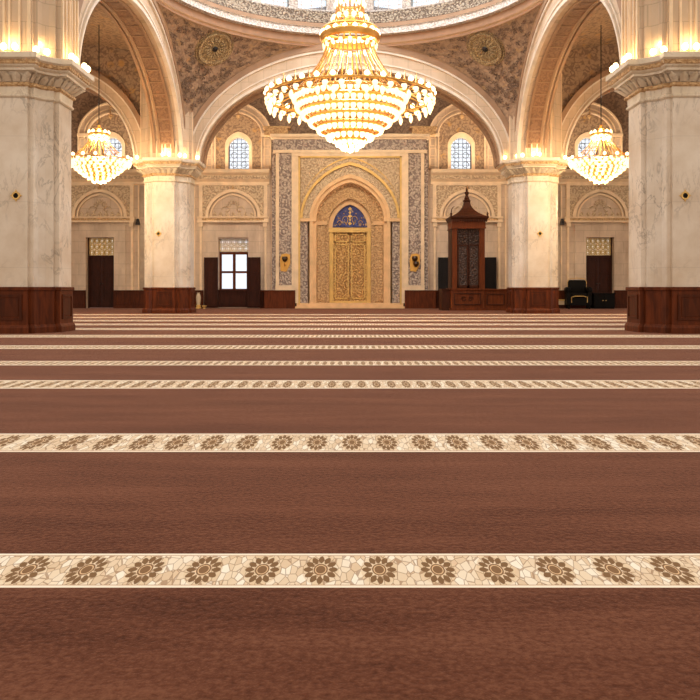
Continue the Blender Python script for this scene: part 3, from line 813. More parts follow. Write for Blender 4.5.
    for k in range(4):
        for xa, xb in ((-.86, -.74), (-.5, -.42), (-.14, -.06), (.06, .14), (.42, .5), (.74, .86)):
            for sy in (0,):
                q = [(xa, -1.72), (xb, -1.72), (xb, -1.62), (xa, -1.62)]
                for _ in range(k): q = [(-y, x) for x, y in q]
                b.prism(q, ZS+.14, 19.4)
    b.build('pilaster_strip', M['trimstone'], root)
    # small brass rosettes with a dark hole, on the front of the shaft
    for x, r in ((.12, .15),):
        k = MB(); k.band([(r*math.cos(2*PI*i/20), r*math.sin(2*PI*i/20)) for i in range(20)], [(r*.62*math.cos(2*PI*i/20), r*.62*math.sin(2*PI*i/20)) for i in range(20)], ymap(-.05), ymap(.02), close=True)
        for i in range(4):
            a = PI/2*i; k.plate([(r*.9*math.cos(a-.35), r*.9*math.sin(a-.35)), (r*1.5*math.cos(a), r*1.5*math.sin(a)), (r*.9*math.cos(a+.35), r*.9*math.sin(a+.35))], ymap(-.03), ymap(.02))
        o = k.build('brass_rosette', M['gilt'], root); o.location = (x, -1.5, 4.95)
        k = MB(); k.lathe([(.001, -.0), (r*.62, 0), (r*.62, .02)], 16); h = k.build('dark_hole', M['dark'], o); h.rotation_euler = (PI/2, 0, 0)
    return root
pil = make_pillar(); pillars = []
specs = [(-12.3, D1, 'big near marble pillar in front of the plain closed door', 'the big near pillar on the bright window side'),
         (12.3, D1, 'big near marble pillar in front of the armchair side of the hall', 'the big near pillar on the armchair side'),
         (-12.0, D2, 'smaller far marble pillar beside the bright window with open shutters', 'the far pillar beside the bright window'),
         (12.15, D2, 'smaller far marble pillar standing beside the wooden pulpit', 'the far pillar beside the pulpit')]
for i, (x, y, lab, ref) in enumerate(specs):
    o = pil if i == 0 else copy_tree(pil)
    o.location = (x, y, 0); tag(o, lab, 'pillar', 'marble pillars of the crossing'); pillars.append((o, x, y, ref))
for o, x, y, ref in pillars:          # move the rosettes to where the photo shows them
    for ch in o.children:
        if ch.name.startswith('brass_rosette'):
            ch.location.x = (.26 if x < 0 else -.22) if y < 40 else (-.37 if x < 0 else .12)
            ch.location.z = 4.97 if y < 40 else 5.15
# ---- twin-bulb uplights on the capitals
def make_uplight():
    r = empty('capital_uplight', (0, 0, 0), '', '')
    MB().lathe([(0.001, 0), (.12, 0), (.14, .03), (.06, .06), (.04, .1), (.001, .1)], 12).build('base', M['gilt'], r)
    MB().tube([(-.19, 0, .12), (-.1, 0, .08), (.1, 0, .08), (.19, 0, .12)], .022, 6).build('arm', M['gilt'], r)
    for s in (-1, 1):
        k = MB().lathe([(.001, 0), (.06, .02), (.115, .1), (.11, .18), (.06, .25), (.001, .27)], 12).build('bulb', M['uplight'], r, smooth=True); k.location = (s*.2, 0, .1)
    return r
ul = make_uplight(); first = True
spots = [((0.2, -1.95), 0, 'front ledge'), ((1.15, -1.42), .8, 'corner ledge'), ((1.98, -.5), PI/2, 'nave ledge front'), ((2.02, .8), PI/2, 'nave ledge rear'), ((-1.98, -.5), PI/2, 'aisle ledge')]
LIGHTS = []
def light(name, kind, loc, energy, color, size=0.2, rot=None, **kw):
    l = bpy.data.lights.new(name, kind); l.energy = energy; l.color = color
    if kind == 'POINT': l.shadow_soft_size = size
    if kind == 'AREA': l.shape = 'RECTANGLE'; l.size, l.size_y = size
    o = bpy.data.objects.new(name, l); COL.objects.link(o); o.location = loc
    if rot is not None: o.rotation_euler = rot
    LIGHTS.append((o, size, kind)); return o
WARM = (1.0, 0.66, 0.32)
for o, x, y, ref in pillars:
    sx = -1 if x > 0 else 1
    for (lx, ly), rz, where in spots:
        if y < 40 and where == 'aisle ledge': continue
        u = ul if first else copy_tree(ul); first = False
        u.location = (x+sx*lx, y+ly, ZS+.14); u.rotation_euler = (0, 0, rz*sx)
        tag(u, 'lit uplight on %s of %s' % (where, ref), 'lamp', 'uplights on the pillar capitals')
        light('uplight_glow', 'POINT', (x+sx*lx, y+ly, ZS+.62), 15 if y < 40 else 20, WARM, 0.12)

# ================================================================== CHANDELIERS
def make_chandelier(R, tiers, zc, top_ring, nstr, rod_top, nbulb_outer, root, big):
    """R: outer ring radius; tiers: list of (radius, z, bulbs); z relative to root; top_ring: (radius, z)"""
    parts = 0; bulbs = []
    tr, tz = top_ring
    MB().tube([(0, 0, tz+.5), (0, 0, rod_top)], .03*max(1, R/3), 8).build('suspension_rod', M['gold'] if big else M['dark'], root)
    k = MB(); k.lathe([(.001, tz+1.0*tr), (.16*tr, tz+.95*tr), (.1*tr, tz+.8*tr), (.28*tr, tz+.62*tr), (.14*tr, tz+.45*tr), (.3*tr, tz+.3*tr), (.001, tz+.2*tr)], 16); k.build('gilt_stem', M['gold'], root, smooth=True)
    k = MB(); k.torus(tr, .09*tr, (0, 0, tz), 40, 8, 0, 1.6); k.torus(tr*.98, .05*tr, (0, 0, tz+.28*tr), 40, 6); k.torus(tr*.92, .05*tr, (0, 0, tz-.28*tr), 40, 6); k.build('crown_ring', M['gold'], root, smooth=True)
    r0, z0, _ = tiers[0]
    k = MB(); k.torus(R, .010*R, (0, 0, zc), 64, 8, 0, 1.5); k.torus(R*.985, .008*R, (0, 0, zc-.075*R), 64, 6)
    k.build('outer_ring', M['gold'], root, smooth=True)
    for i in range(nstr):                                          # strings of crystal sweeping from crown to basket
        a = 2*PI*(i+.5)/nstr; pts = []
        for q in range(9):
            t = q/8; r = tr*.85+(r0*1.0-tr*.85)*(t**1.6); z = tz-.25*tr+(zc+.05*R-(tz-.25*tr))*t
            pts.append((r*math.cos(a), r*math.sin(a), z))
        MB().tube(pts, .009*R, 5).build('crystal_strand', M['goldstrand'], root)
    na = 24 if big else 14
    for i in range(na):                                            # S-curved arms to the outer ring
        a = 2*PI*i/na; pts = []
        for q in range(7):
            t = q/6; r = r0*.75+(R-r0*.75)*t; z = z0-.02*R+(zc-z0)*t+.05*R*math.sin(2*PI*t)
            pts.append((r*math.cos(a), r*math.sin(a), z))
        MB().tube(pts, .010*R, 5).build('curved_arm', M['gold'], root)
    for r, z, nb in tiers:
        k = MB(); k.lathe([(r*.96, z+.035*R), (r*1.0, z+.02*R), (r*1.0, z-.03*R), (r*.93, z-.06*R), (r*.9, z-.02*R), (r*.96, z+.035*R)], 40); k.build('tier_ring', M['gold'], root, smooth=True)
        for i in range(nb): bulbs.append((r, z-.035*R, 2*PI*(i+.5)/nb, 'cup'))
    for i in range(nbulb_outer):
        a = 2*PI*(i+.5)/nbulb_outer
        bulbs.append((R*.97, zc-.11*R, a, 'drop')); bulbs.append((R, zc+.012*R, a, 'candle')); bulbs.append((R*.99, zc-.055*R, a+PI/nbulb_outer, 'cup'))
    ncr = 18 if big else 10
    for i in range(ncr): bulbs.append((tr, tz+.02*R, 2*PI*i/ncr, 'candle')); bulbs.append((tr*.9, tz-.3*tr, 2*PI*(i+.5)/ncr, 'cup'))
    u = R if big else R*1.7
    meshes = {
        'cup': MB().lathe([(.001, -.044*u), (.016*u, -.038*u), (.030*u, -.015*u), (.034*u, .006*u), (.026*u, .022*u), (.001, .026*u)], 9).build('tmp', M['crystal'], link=False, smooth=True).data,
        'drop': MB().lathe([(.001, -.075*u), (.012*u, -.06*u), (.024*u, -.03*u), (.024*u, 0), (.008*u, .035*u), (.001, .06*u)], 10).build('tmp', M['crystal'], link=False, smooth=True).data,
        'candle': MB().lathe([(.001, 0), (.02*u, .004*u), (.032*u, .022*u), (.028*u, .042*u), (.010*u, .058*u), (.001, .066*u)], 10).build('tmp', M['bulb'], link=False, smooth=True).data}
    bulbs.sort(key=lambda q: (q[3] != 'candle', q[3] != 'drop', math.sin(q[2]) > .3, q[1]))
    lim = 96 if big else 60; extra = MB()
    for n_, (r, z, a, kd) in enumerate(bulbs):
        p = Vector((r*math.cos(a), r*math.sin(a), z))
        if n_ < lim:
            o = bpy.data.objects.new({'cup': 'glass_lamp', 'drop': 'glass_lamp', 'candle': 'candle_bulb'}[kd], meshes[kd]); COL.objects.link(o); o.parent = root; o.location = p
        else:
            me = meshes[kd]; extra.add([p+v.co for v in me.vertices], [tuple(f.vertices) for f in me.polygons])
    if extra.v:
        o = extra.build('glass_lamps', M['crystal'], root, smooth=True); tag(o, kind='stuff')
    # spikes between candles, beaded mesh basket and bottom finial
    k = MB()
    for i in range(nbulb_outer):
        a = 2*PI*i/nbulb_outer; k.tube([(R*math.cos(a), R*math.sin(a), zc), (R*math.cos(a), R*math.sin(a), zc+.12*R)], [.012*R, .002*R], 5)
    k.build('ring_spike', M['gold'], root)
    zl = tiers[-1][1]; rl = tiers[-1][0]
    k = MB()
    for i in range(32 if big else 18):
        a = 2*PI*i/(32 if big else 18)
        k.tube([(r*.95*math.cos(a), r*.95*math.sin(a), z) for r, z, _ in tiers]+[(.01, 0, zl-.5*rl)], .006*R, 4)
    k.build('basket_strand', M['goldstrand'], root)
    MB().lathe([(.001, zl-.01*R), (rl*.8, zl-.02*R), (rl*.55, zl-.045*R), (rl*.25, zl-.06*R), (rl*.38, zl-.075*R), (rl*.28, zl-.09*R), (.001, zl-.105*R)], 14).build('bottom_finial', M['crystal'], root, smooth=True)
YCH = YC
def zc_(y, d): return EYE+(HOR-y)*d/FOC
P4 = YCH/FOC
ch = empty('chandelier', (0, YCH, 0), 'huge tiered gold crystal chandelier hanging under the central dome', 'chandelier')
make_chandelier(83.5*P4, [(r_*P4, zc_(y_, YCH), n_) for r_, y_, n_ in ((56, 97, 54), (53, 105, 52), (47.5, 112.5, 48), (40, 120, 40), (31.5, 127.5, 32), (22, 134.5, 22), (13, 140.5, 14), (7.5, 144.5, 7))],
                zc_(98, YCH), (28*P4, zc_(38, YCH)), 36, 34.0, 34, ch, True)
# second smaller crown near the top of the main chandelier
k = MB(); k.torus(13*P4, .1, (0, 0, zc_(4, YCH)), 32, 8); k.torus(16*P4, .07, (0, 0, zc_(20, YCH)), 32, 8); k.build('upper_crown', M['gold'], ch, smooth=True)
for i in range(20):
    a = 2*PI*i/20
    MB().tube([(13*P4*math.cos(a), 13*P4*math.sin(a), zc_(4, YCH)), (14*P4*math.cos(a), 14*P4*math.sin(a), zc_(12, YCH)), (20*P4*math.cos(a), 20*P4*math.sin(a), zc_(30, YCH))], .045, 5).build('crystal_strand', M['goldstrand'], ch)
bm_ = MB().lathe([(.001, -.2), (.1, -.12), (.14, 0), (.1, .1), (.001, .14)], 10)
sm = None
for i in range(14):
    a = 2*PI*i/14
    for rr, yy in ((14, 5), (17, 19)):
        if sm is None: o = bm_.build('glass_lamp', M['crystal'], ch, smooth=True); sm = o
        else: o = sm.copy(); COL.objects.link(o); o.parent = ch
        o.location = (rr*P4*math.cos(a), rr*P4*math.sin(a), zc_(yy, YCH))
YS = 48.0; P5 = YS/FOC
for s in (-1, 1):
    c2 = empty('chandelier', (s*251*P5, YS, 0), 'smaller crystal chandelier hanging in the aisle on the %s side' % ('bright window' if s < 0 else 'armchair'), 'chandelier', 'smaller aisle chandeliers')
    make_chandelier(31*P5, [(r_*P5, zc_(y_, YS), n_) for r_, y_, n_ in ((27, 162, 28), (25.5, 165, 26), (22.5, 168, 24), (19, 171, 20), (15, 174, 16), (10.5, 177, 11), (6, 180, 6))],
                zc_(160, YS), (9.5*P5, zc_(134.5, YS)), 22, 17.45, 16, c2, False)

# ================================================================== PRAYER NICHE (mihrab)
mh = empty('prayer_niche', (0, YW, 0), 'tall carved marble prayer niche with gilt double door under blue tympanum', 'prayer niche')
def mbox(name, mat, boxes, smooth=False):
    b = MB()
    for q in boxes: b.box(*q)
    return b.build(name, mat, mh)
def L(y): return -y          # depth in front of the wall (towards the camera) as local y
X_ = lambda px: (px-CXP)*0.0806
Z_ = lambda py: EYE+(HOR-py)*0.0806
for s in (-1, 1): mbox('outer_border', M['carve_grey'], [(s*6.12-(.2), s*6.12+.2, -.35, .3, 1.46, 13.72)])
for s in (-1, 1): mbox('side_border', M['carve_grey'], [(min(s*5.72, s*4.7), max(s*5.72, s*4.7), -.55, 0, 1.85, 12.5)])
mbox('top_border', M['carve_grey'], [(-6.15, 6.15, -.7, .3, 12.72, 13.6)])
b = MB()
for s in (-1, 1):
    for xa, xb, d in ((5.72, 5.98, .66), (4.4, 4.7, .68), (4.16, 4.4, .6)): b.box(min(s*xa, s*xb), max(s*xa, s*xb), -d, 0, 1.86 if xa > 4.3 else .42, 12.5)
    b.box(min(s*4.4, s*6.0), max(s*4.4, s*6.0), -.68, 0, 1.46, 1.86)
b.box(-6.2, 6.2, -.74, .3, 12.5, 12.74); b.box(-6.3, 6.3, -.8, .3, 13.58, 13.74); b.box(-6.4, 6.4, -1.0, .3, 13.74, 13.98); b.box(-4.5, 4.5, -.66, 0, 12.26, 12.5)
b.build('marble_frame', M['trimstone'], mh)
b = MB()
for s in (-1, 1):
    b.box(min(s*5.0, s*6.9), max(s*5.0, s*6.9), -.6, .3, 13.98, 14.5); b.box(min(s*4.8, s*7.0), max(s*4.8, s*7.0), -.7, .3, 14.5, 14.66)
b.build('corner_block', M['carve_gold'], mh)
b = MB()
for s in (-1, 1): b.box(min(s*4.02, s*4.16), max(s*4.02, s*4.16), -.62, 0, .3, 12.3)
b.box(-4.16, 4.16, -.62, 0, 12.14, 12.28)
b.build('gilt_fillet', M['gilt'], mh)
# spandrel with carved face, then nested arches stepping back
zs = Z_(218)
A1 = pointed(0, 4.0, zs, Z_(163), None, 26, .18)
b = MB(); b.band([(x, 12.2) for x, z in A1], A1, ymap(-.45), ymap(.1)); b.build('carved_spandrel', M['carve_cream'], mh)
b = MB(); b.band(pointed(0, 4.02, zs, Z_(162), None, 26, .18), pointed(0, 3.82, zs, Z_(165), None, 26, .18), ymap(-.62), ymap(-.3)); b.build('gilt_arch', M['gilt'], mh)
b = MB(); b.band(pointed(0, 4.02, zs+.6, Z_(156.5), None, 26, .18)[4:-4], pointed(0, 4.02, zs+.6, Z_(158), None, 26, .18)[4:-4], ymap(-.52), ymap(-.4)); b.build('ornament_line', M['gilt'], mh)
b = MB(); b.band(pointed(0, 3.84, zs, Z_(165), None, 26, .18), pointed(0, 3.25, zs, Z_(174), None, 26, .18), ymap(-.38), ymap(.2)); b.build('carved_arch_band', M['carve_cream'], mh)
b = MB(); b.band(pointed(0, 3.26, zs, Z_(174), .3, 26, .18), pointed(0, 2.98, zs, Z_(178), .3, 26, .18), ymap(-.5), ymap(.2)); b.band(pointed(0, 2.98, zs, Z_(178), .3, 26, .18), pointed(0, 2.72, zs, Z_(182), .3, 26, .18), ymap(-.3), ymap(.5)); b.build('arch_moulding', M['nichestone'], mh)
b = MB(); b.band(pointed(0, 2.74, zs, Z_(181), .3, 26, .18), pointed(0, 1.9, Z_(222), Z_(194), .3, 26, .18), ymap(.35), ymap(.8)); b.build('recess_arch', M['carve_gold'], mh)
# scalloped fringe under the recess arch
b = MB(); fr = pointed(0, 2.72, zs, Z_(182), None, 26, .18)
for i in range(4, len(fr)-4, 2):
    (xa, za), (xb, zb), (xc, zc) = fr[i-1], fr[i], fr[i+1]
    b.plate([(xa, za), (xb*.93, zb-.22 if abs(xb) < 1.4 else zb-.12), (xc, zc)], ymap(.2), ymap(.36))
b.build('scalloped_fringe', M['nichestone'], mh)
b = MB(); b.band(pointed(0, 1.92, Z_(222), Z_(194), .3, 26, .18), pointed(0, 1.72, Z_(222), Z_(197.5), .3, 26, .18), ymap(.2), ymap(.9)); b.build('inner_arch', M['carve_gold'], mh)
b = MB(); b.band(pointed(0, 1.73, Z_(224), Z_(197), 6.5, 26, .18), pointed(0, 1.42, Z_(226), Z_(203), 6.5, 26, .18), ymap(.55), ymap(1.0)); b.build('tympanum_surround', M['nichestone'], mh)
b = MB(); b.plate(pointed(0, 1.44, Z_(226), Z_(202.5), None, 26, .18), ymap(.8), ymap(.9)); ty = b.build('tympanum', M['blue'], mh)
b = MB()
for k in range(5):
    z = Z_(224)+.3*k; w = (.16, .1, .2, .12, .16)[k]; b.plate([(-w, z+.14), (0, z), (w, z+.14), (0, z+.3)], ymap(.74), ymap(.82))
for s in (-1, 1):
    b.tube([(s*(.35+.28*math.cos(a*.7)*(1-a/12)), .78, 7.25+.3*math.sin(a*.7)) for a in range(10)], .03, 4); b.tube([(s*(.85+.2*math.cos(a*.7)*(1-a/12)), .78, 7.0+.2*math.sin(a*.7)) for a in range(10)], .03, 4)
    for px, pz in ((.5, 7.75), (.95, 7.4), (.3, 6.9), (1.1, 6.85)): b.lathe([(.001, -.07), (.07, 0), (.001, .07)], 8, (s*px, .78, pz))
b.build('gilt_ornament', M['gilt'], ty)
for s in (-1, 1): mbox('carved_pilaster', M['carve_grey'], [(min(s*4.02, s*3.42), max(s*4.02, s*3.42), -.34, 0, .4, zs-.2)])
for s in (-1, 1): mbox('inner_pilaster', M['carve_gold'], [(min(s*2.66, s*2.06), max(s*2.66, s*2.06), .26, .4, .6, zs-.5)])
mbox('impost', M['nichestone'], [(min(s*4.1, s*2.74), max(s*4.1, s*2.74), -.56, .2, zs-.28, zs-.02) for s in (-1, 1)]+[(min(s*2.72, s*1.9), max(s*2.72, s*1.9), .15, .7, zs-.5, zs-.2) for s in (-1, 1)])
mbox('plinth_sill', M['nichestone'], [(-4.4, 4.4, -.75, .9, 0, .16), (-4.3, 4.3, -.6, .9, .16, .42)])
for s in (-1, 1): mbox('side_plinth', M['wood'], [(min(s*4.42, s*6.9), max(s*4.42, s*6.9), -.72, 0, 0, 1.4), (min(s*4.42, s*7.0), max(s*4.42, s*7.0), -.78, 0, 1.36, 1.46)])
mbox('back_panel', M['nichestone'], [(-4.1, 4.1, 1.0, 1.1, 0, 11.0)])
b = MB()
for s in (-1, 1): b.box(min(s*1.7, s*1.46), max(s*1.7, s*1.46), .5, .95, .42, 6.5)
b.box(-1.72, 1.72, .45, .95, 6.2, 6.56); b.box(-1.5, 1.5, .6, .95, .42, .58)
for s in (-1, 1): b.box(min(s*1.46, s*1.36), max(s*1.46, s*1.36), .62, .95, .5, 6.2)
b.build('door_frame', M['gilt'], mh)
for s in (-1, 1):
    b = MB(); b.box(min(s*.02, s*1.36), max(s*.02, s*1.36), .75, .9, .58, 6.2); dl = b.build('door_leaf', M['gilt_door'], mh)
    b = MB(); xa, xb = sorted((s*.1, s*1.26))
    for za, zb in ((.75, 5.25), (5.4, 6.08)):
        for q in ((xa, xb, za, za+.09), (xa, xb, zb-.09, zb), (xa, xa+.09, za, zb), (xb-.09, xb, za, zb)): b.box(q[0], q[1], .68, .76, q[2], q[3])
    b.build('panel_moulding', M['gilt'], dl)
# gilt wall sconces on the side borders
for s in (-1, 1):
    sc = empty('wall_sconce', (s*5.22, YW-.55, 3.7), 'gilt wall sconce on the niche border towards the %s' % ('bright window' if s < 0 else 'wooden pulpit'), 'wall lamp', 'gilt sconces on the prayer niche')
    MB().plate([(-.36, -.7), (.1, -.75), (.42, -.1), (.4, .62), (.1, .72), (-.3, .66), (-.42, .2)], ymap(-.08), ymap(0)).build('back_plate', M['gold'], sc)
    MB().tube([(0, -.08, -.2), (0, -.34, -.3), (0, -.45, -.12)], .05, 6).build('arm', M['gold'], sc)
    for q, (dx, dz) in enumerate(((-.02, .3), (.08, -.12))if s > 0 else ((.0, .28),)):
        k = MB().lathe([(.001, -.26), (.14, -.2), (.25, 0), (.2, .18), (.001, .2)], 14).build('amber_bowl', M['amber'], sc, smooth=True); k.location = (dx, -.38, dz)

# ================================================================== PULPIT
DP = 58.0; Q = DP/FOC
px = lambda x: (x-467)*Q
pz = lambda y: EYE+(HOR-y)*Q
pu = empty('pulpit', ((467-CXP)*Q, DP, 0), 'tall carved mahogany pulpit with a pointed spired canopy', 'pulpit')
def pbox(name, mat, boxes, par=None):
    b = MB()
    for q in boxes: b.box(*q)
    return b.build(name, mat, par or pu)
zb1 = 1.62
base = pbox('base', M['wood_red'], [(px(451), px(484.5), 0, 2.6, .16, zb1-.1), (px(450), px(485), -.08, 2.6, 0, .18), (px(450), px(485), -.08, 2.6, zb1-.12, zb1)])
pbox('base_panel', M['wood_deep'], [(px(454), px(481), -.05, .0, .4, .48), (px(454), px(481), -.05, 0, 1.2, 1.28), (px(454), px(455), -.05, 0, .48, 1.2), (px(480), px(481), -.05, 0, .48, 1.2)], base)
b = MB()
for s in (-1, 1):
    b.tube([(s*(.25+.2*math.cos(a*.8)*(1-a/14)), -.03, .84+.2*math.sin(a*.8)*(1-a/14)) for a in range(11)], .028, 4)
b.build('scroll_carving', M['wood_deep'], base)
w1 = pbox('side_box', M['wood_red'], [(px(485), px(507), .15, 2.6, .16, zb1-.14), (px(485), px(507.5), .08, 2.6, 0, .16), (px(485), px(508), .05, 2.6, zb1-.14, zb1-.04)])
pbox('base_panel', M['wood_deep'], [(px(487), px(505), .1, .15, .4, .46), (px(487), px(505), .1, .15, 1.16, 1.22), (px(487), px(488), .1, .15, .46, 1.16), (px(504), px(505), .1, .15, .46, 1.16)], w1)
pbox('side_box', M['wood_deep'], [(px(443), px(450.8), .5, 2.6, .1, zb1-.12), (px(442.6), px(450.8), .42, 2.6, zb1-.14, zb1-.04), (px(443), px(450.8), .45, 2.6, 0, .12)])
pbox('corner_post', M['wood_red'], [(px(452.2), px(457.3), .05, .4, zb1, 6.1), (px(479.5), px(485), .05, .4, zb1, 6.1)])
pbox('side_wall', M['wood_deep'], [(px(452.2), px(454), .1, 2.4, zb1, 6.1), (px(483.8), px(485.2), .3, 2.4, zb1, 6.1), (px(453), px(485), 2.2, 2.4, zb1, 6.1)])
pbox('lintel', M['wood_red'], [(px(451.8), px(485.6), 0, 2.5, 6.0, 6.5), (px(451.4), px(486), -.05, 2.5, 5.95, 6.05)])
for s in (-1, 1):
    xa, xb = sorted((px(468.6)+s*.02, px(468.6)+s*.78))
    lf = pbox('carved_door_leaf', M['wood_carved'], [(xa, xb, .2, .3, zb1+.04, 5.95)])
    pbox('leaf_frame', M['wood_deep'], [(xa, xb, .15, .22, 4.72, 4.8), (xa, xa+.07, .15, .22, zb1+.04, 4.75), (xb-.07, xb, .15, .22, zb1+.04, 4.75), (xa, xb, .15, .22, zb1+.04, zb1+.22)], lf)
    k = MB(); cx_ = (xa+xb)/2
    for r0, r1 in ((.36, .29), (.17, .1)):
        k.band([(cx_+r0*math.cos(2*PI*i/24), 5.32+r0*math.sin(2*PI*i/24)) for i in range(24)], [(cx_+r1*math.cos(2*PI*i/24), 5.32+r1*math.sin(2*PI*i/24)) for i in range(24)], ymap(.12), ymap(.22), close=True)
    k.build('round_medallion', M['wood_carved'], lf)
cw = (px(488)-px(451))/2; ccx = px(469.3)
def sq(h, d0, d1): return [(ccx-h, d0), (ccx+h, d0), (ccx+h, d1), (ccx-h, d1)]
b = MB(); b.stack([(sq(cw-.08, -.02, 2.52), 6.5), (sq(cw-.02, -.08, 2.58), 6.62), (sq(cw+.0, -.1, 2.6), 6.66), (sq(cw+.06, -.16, 2.66), 6.74), (sq(cw+.06, -.16, 2.66), 6.84)]); b.build('cornice', M['wood_deep'], pu)
b = MB()
for i in range(15):
    x = ccx-cw+.1+i*(2*cw-.2)/14; b.plate([(x-.07, 6.62), (x+.07, 6.62), (x+.05, 6.48), (x, 6.42), (x-.05, 6.48)], ymap(-.12), ymap(-.04))
b.build('pendant_fringe', M['wood_deep'], pu)
b = MB(); ring_ = []
for t in [0, .12, .25, .4, .55, .7, .85, 1.0]:
    h = (cw-.27)*((1-t)**2.7)+.25*(1-t*.2); z = 6.84+1.35*t; ring_.append((sq(h, 1.25-h*.97, 1.25+h*.97), z))
b.stack(ring_); b.build('canopy_roof', M['wood_deep'], pu)
MB().lathe([(.001, 8.1), (.26, 8.12), (.3, 8.2), (.16, 8.3), (.2, 8.38), (.13, 8.5), (.1, 8.62), (.17, 8.74), (.15, 8.84), (.07, 8.9), (.1, 9.0), (.06, 9.08), (.001, 9.24)], 14, (ccx, 1.25, -.1)).build('spire_finial', M['wood_deep'], pu, smooth=True)
b = MB()
b.tube([(ccx-cw+.35+.32*math.cos(a), -.05, 7.15+.42*math.sin(a)) for a in [PI*1.15-.16*k for k in range(12)]], [.05-.003*k for k in range(12)], 5)
b.build('crescent_crest', M['wood_deep'], pu)
for s in (-1, 1):
    MB().lathe([(.001, 0), (.07, .02), (.05, .1), (.09, .18), (.03, .3), (.001, .36)], 8, (ccx+s*(cw-.02), -.06, 6.84)).build('corner_finial', M['wood_deep'], pu)

# ================================================================== FURNITURE AND SMALL THINGS BY THE BACK WALL
ac = empty('armchair', ((578.0-CXP)*63.2/FOC, 63.2, 0), 'black upholstered armchair with gilt trim beside the dark closed door', 'armchair', rz=-.12)
def soft(b, x0, x1, y0, y1, z0, z1, r=.12):
    """cushion-like block with rounded edges"""
    rr = []
    for z, k in ((z0, .8), (z0+r*.4, .2), (z0+r, 0), (z1-r, 0), (z1-r*.4, .2), (z1, .8)):
        e = r*k; c = []
        for sx, sy, a0 in ((1, -1, -PI/2), (1, 1, 0), (-1, 1, PI/2), (-1, -1, PI)):
            ox = (x1-r-e*.5 if sx > 0 else x0+r+e*.5); oy = (y1-r-e*.5 if sy > 0 else y0+r+e*.5)
            for q in range(4): a = a0+PI/2*q/3; c.append((ox+(r-e*.5)*math.cos(a), oy+(r-e*.5)*math.sin(a)))
        rr.append((c, z))
    b.stack(rr); return b
soft(MB(), -.62, .62, -.7, .5, .85, 1.25).build('seat', M['black'], ac, smooth=True)
soft(MB(), -.7, .7, .35, .75, .9, 2.28, .16).build('backrest', M['black'], ac, smooth=True)
for s in (-1, 1):
    xa, xb = sorted((s*.62, s*1.0)); a_ = soft(MB(), xa, xb, -.72, .7, 1.25, 1.72, .16).build('arm', M['black'], ac, smooth=True)
    MB().box(min(s*.66, s*.94), max(s*.66, s*.94), -.66, .6, .3, 1.3).build('arm_panel', M['black'], a_)
MB().box(-.64, .64, -.66, .6, .28, .86).build('base_frame', M['black'], ac)
b = MB(); b.tube([(-.6, -.7, .5), (-.6, -.7, .92), (-.3, -.72, 1.0), (.3, -.72, 1.0), (.6, -.7, .92), (.6, -.7, .5)], .035, 6); b.build('gilt_trim', M['gilt'], ac)
b = MB(); b.tube([(-.72, .5, 1.6), (-.74, .5, 2.1), (-.6, .5, 2.36), (0, .5, 2.44), (.6, .5, 2.36), (.74, .5, 2.1), (.72, .5, 1.6)], .03, 6); b.build('back_trim', M['gilt'], ac)
for sx in (-1, 1):
    for y in (-.55, .5): MB().lathe([(.001, 0), (.07, 0), (.09, .1), (.06, .2), (.11, .3), (.001, .3)], 10, (sx*.78, y, 0)).build('leg', M['black'], ac)
cb = empty('low_cabinet', ((603.5-CXP)*63.6/FOC, 63.9, 0), 'low black cabinet standing in front of the dark closed door', 'cabinet')
MB().box(-.84, .84, -.5, .5, .1, 1.16).build('body', M['black'], cb)
MB().box(-.9, .9, -.56, .54, 1.16, 1.24).build('cabinet_top', M['black'], cb)
MB().box(-.8, .8, -.46, .46, 0, .1).build('plinth', M['black'], cb)
for s in (-1, 1):
    d_ = MB().box(min(s*.03, s*.78), max(s*.03, s*.78), -.54, -.5, .16, 1.1).build('cabinet_door', M['black'], cb)
    k = MB().lathe([(.001, 0), (.04, .01), (.04, .05), (.001, .06)], 8).build('knob', M['gilt'], d_); k.location = (s*.12, -.54, .65); k.rotation_euler = (PI/2, 0, 0)
bx = empty('small_box', ((559.5-CXP)*64.2/FOC, 64.3, 0), 'small cream and gilt box on the carpet beside the black armchair', 'box')
MB().box(-.34, .34, -.3, .3, .3, .62).build('body', M['cream'], bx); MB().box(-.37, .37, -.33, .33, .62, .72).build('lid', M['gilt'], bx); MB().box(-.3, .3, -.26, .26, 0, .3).build('stand', M['wood_dark'], bx)
vs_ = empty('floor_vase', (xw(198.5, 63.8), 63.8, 0), 'slim cream vase on a gilt foot between far pillar and open shutter', 'vase')
MB().lathe([(.001, .3), (.13, .3), (.17, .55), (.2, .9), (.15, 1.1), (.1, 1.2), (.14, 1.28), (.11, 1.28), (.07, 1.2), (.001, 1.1)], 16).build('body', M['cream'], vs_, smooth=True)
MB().lathe([(.001, 0), (.22, 0), (.24, .08), (.16, .16), (.2, .24), (.15, .31), (.001, .31)], 16).build('gilt_foot', M['gilt'], vs_, smooth=True)
bt = empty('gilt_bowl', (xw(204.5, 63.6), 63.5, 0), 'small gilt bowl on the carpet beside the slim cream vase', 'bowl')
MB().lathe([(.001, 0), (.11, 0), (.08, .05), (.18, .16), (.2, .26), (.17, .26), (.14, .16), (.001, .1)], 16).build('bowl_body', M['gilt'], bt, smooth=True)
for s in (-1, 1):
    sp_ = empty('wall_speaker', (s*17.2, YW-.08, 6.75), 'small black speaker high on the wall by the %s' % ('plain closed door' if s < 0 else 'armchair'), 'speaker', 'small black wall speakers')
    MB().prism([(-.2, -.05), (.2, -.05), (.14, -.34), (-.14, -.34)], 0, .5, [(-.1, -.05), (.1, -.05), (.06, -.2), (-.06, -.2)]).build('speaker_case', M['dark'], sp_)
    MB().box(-.04, .04, -.06, .0, .15, .35).build('bracket', M['dark'], sp_)

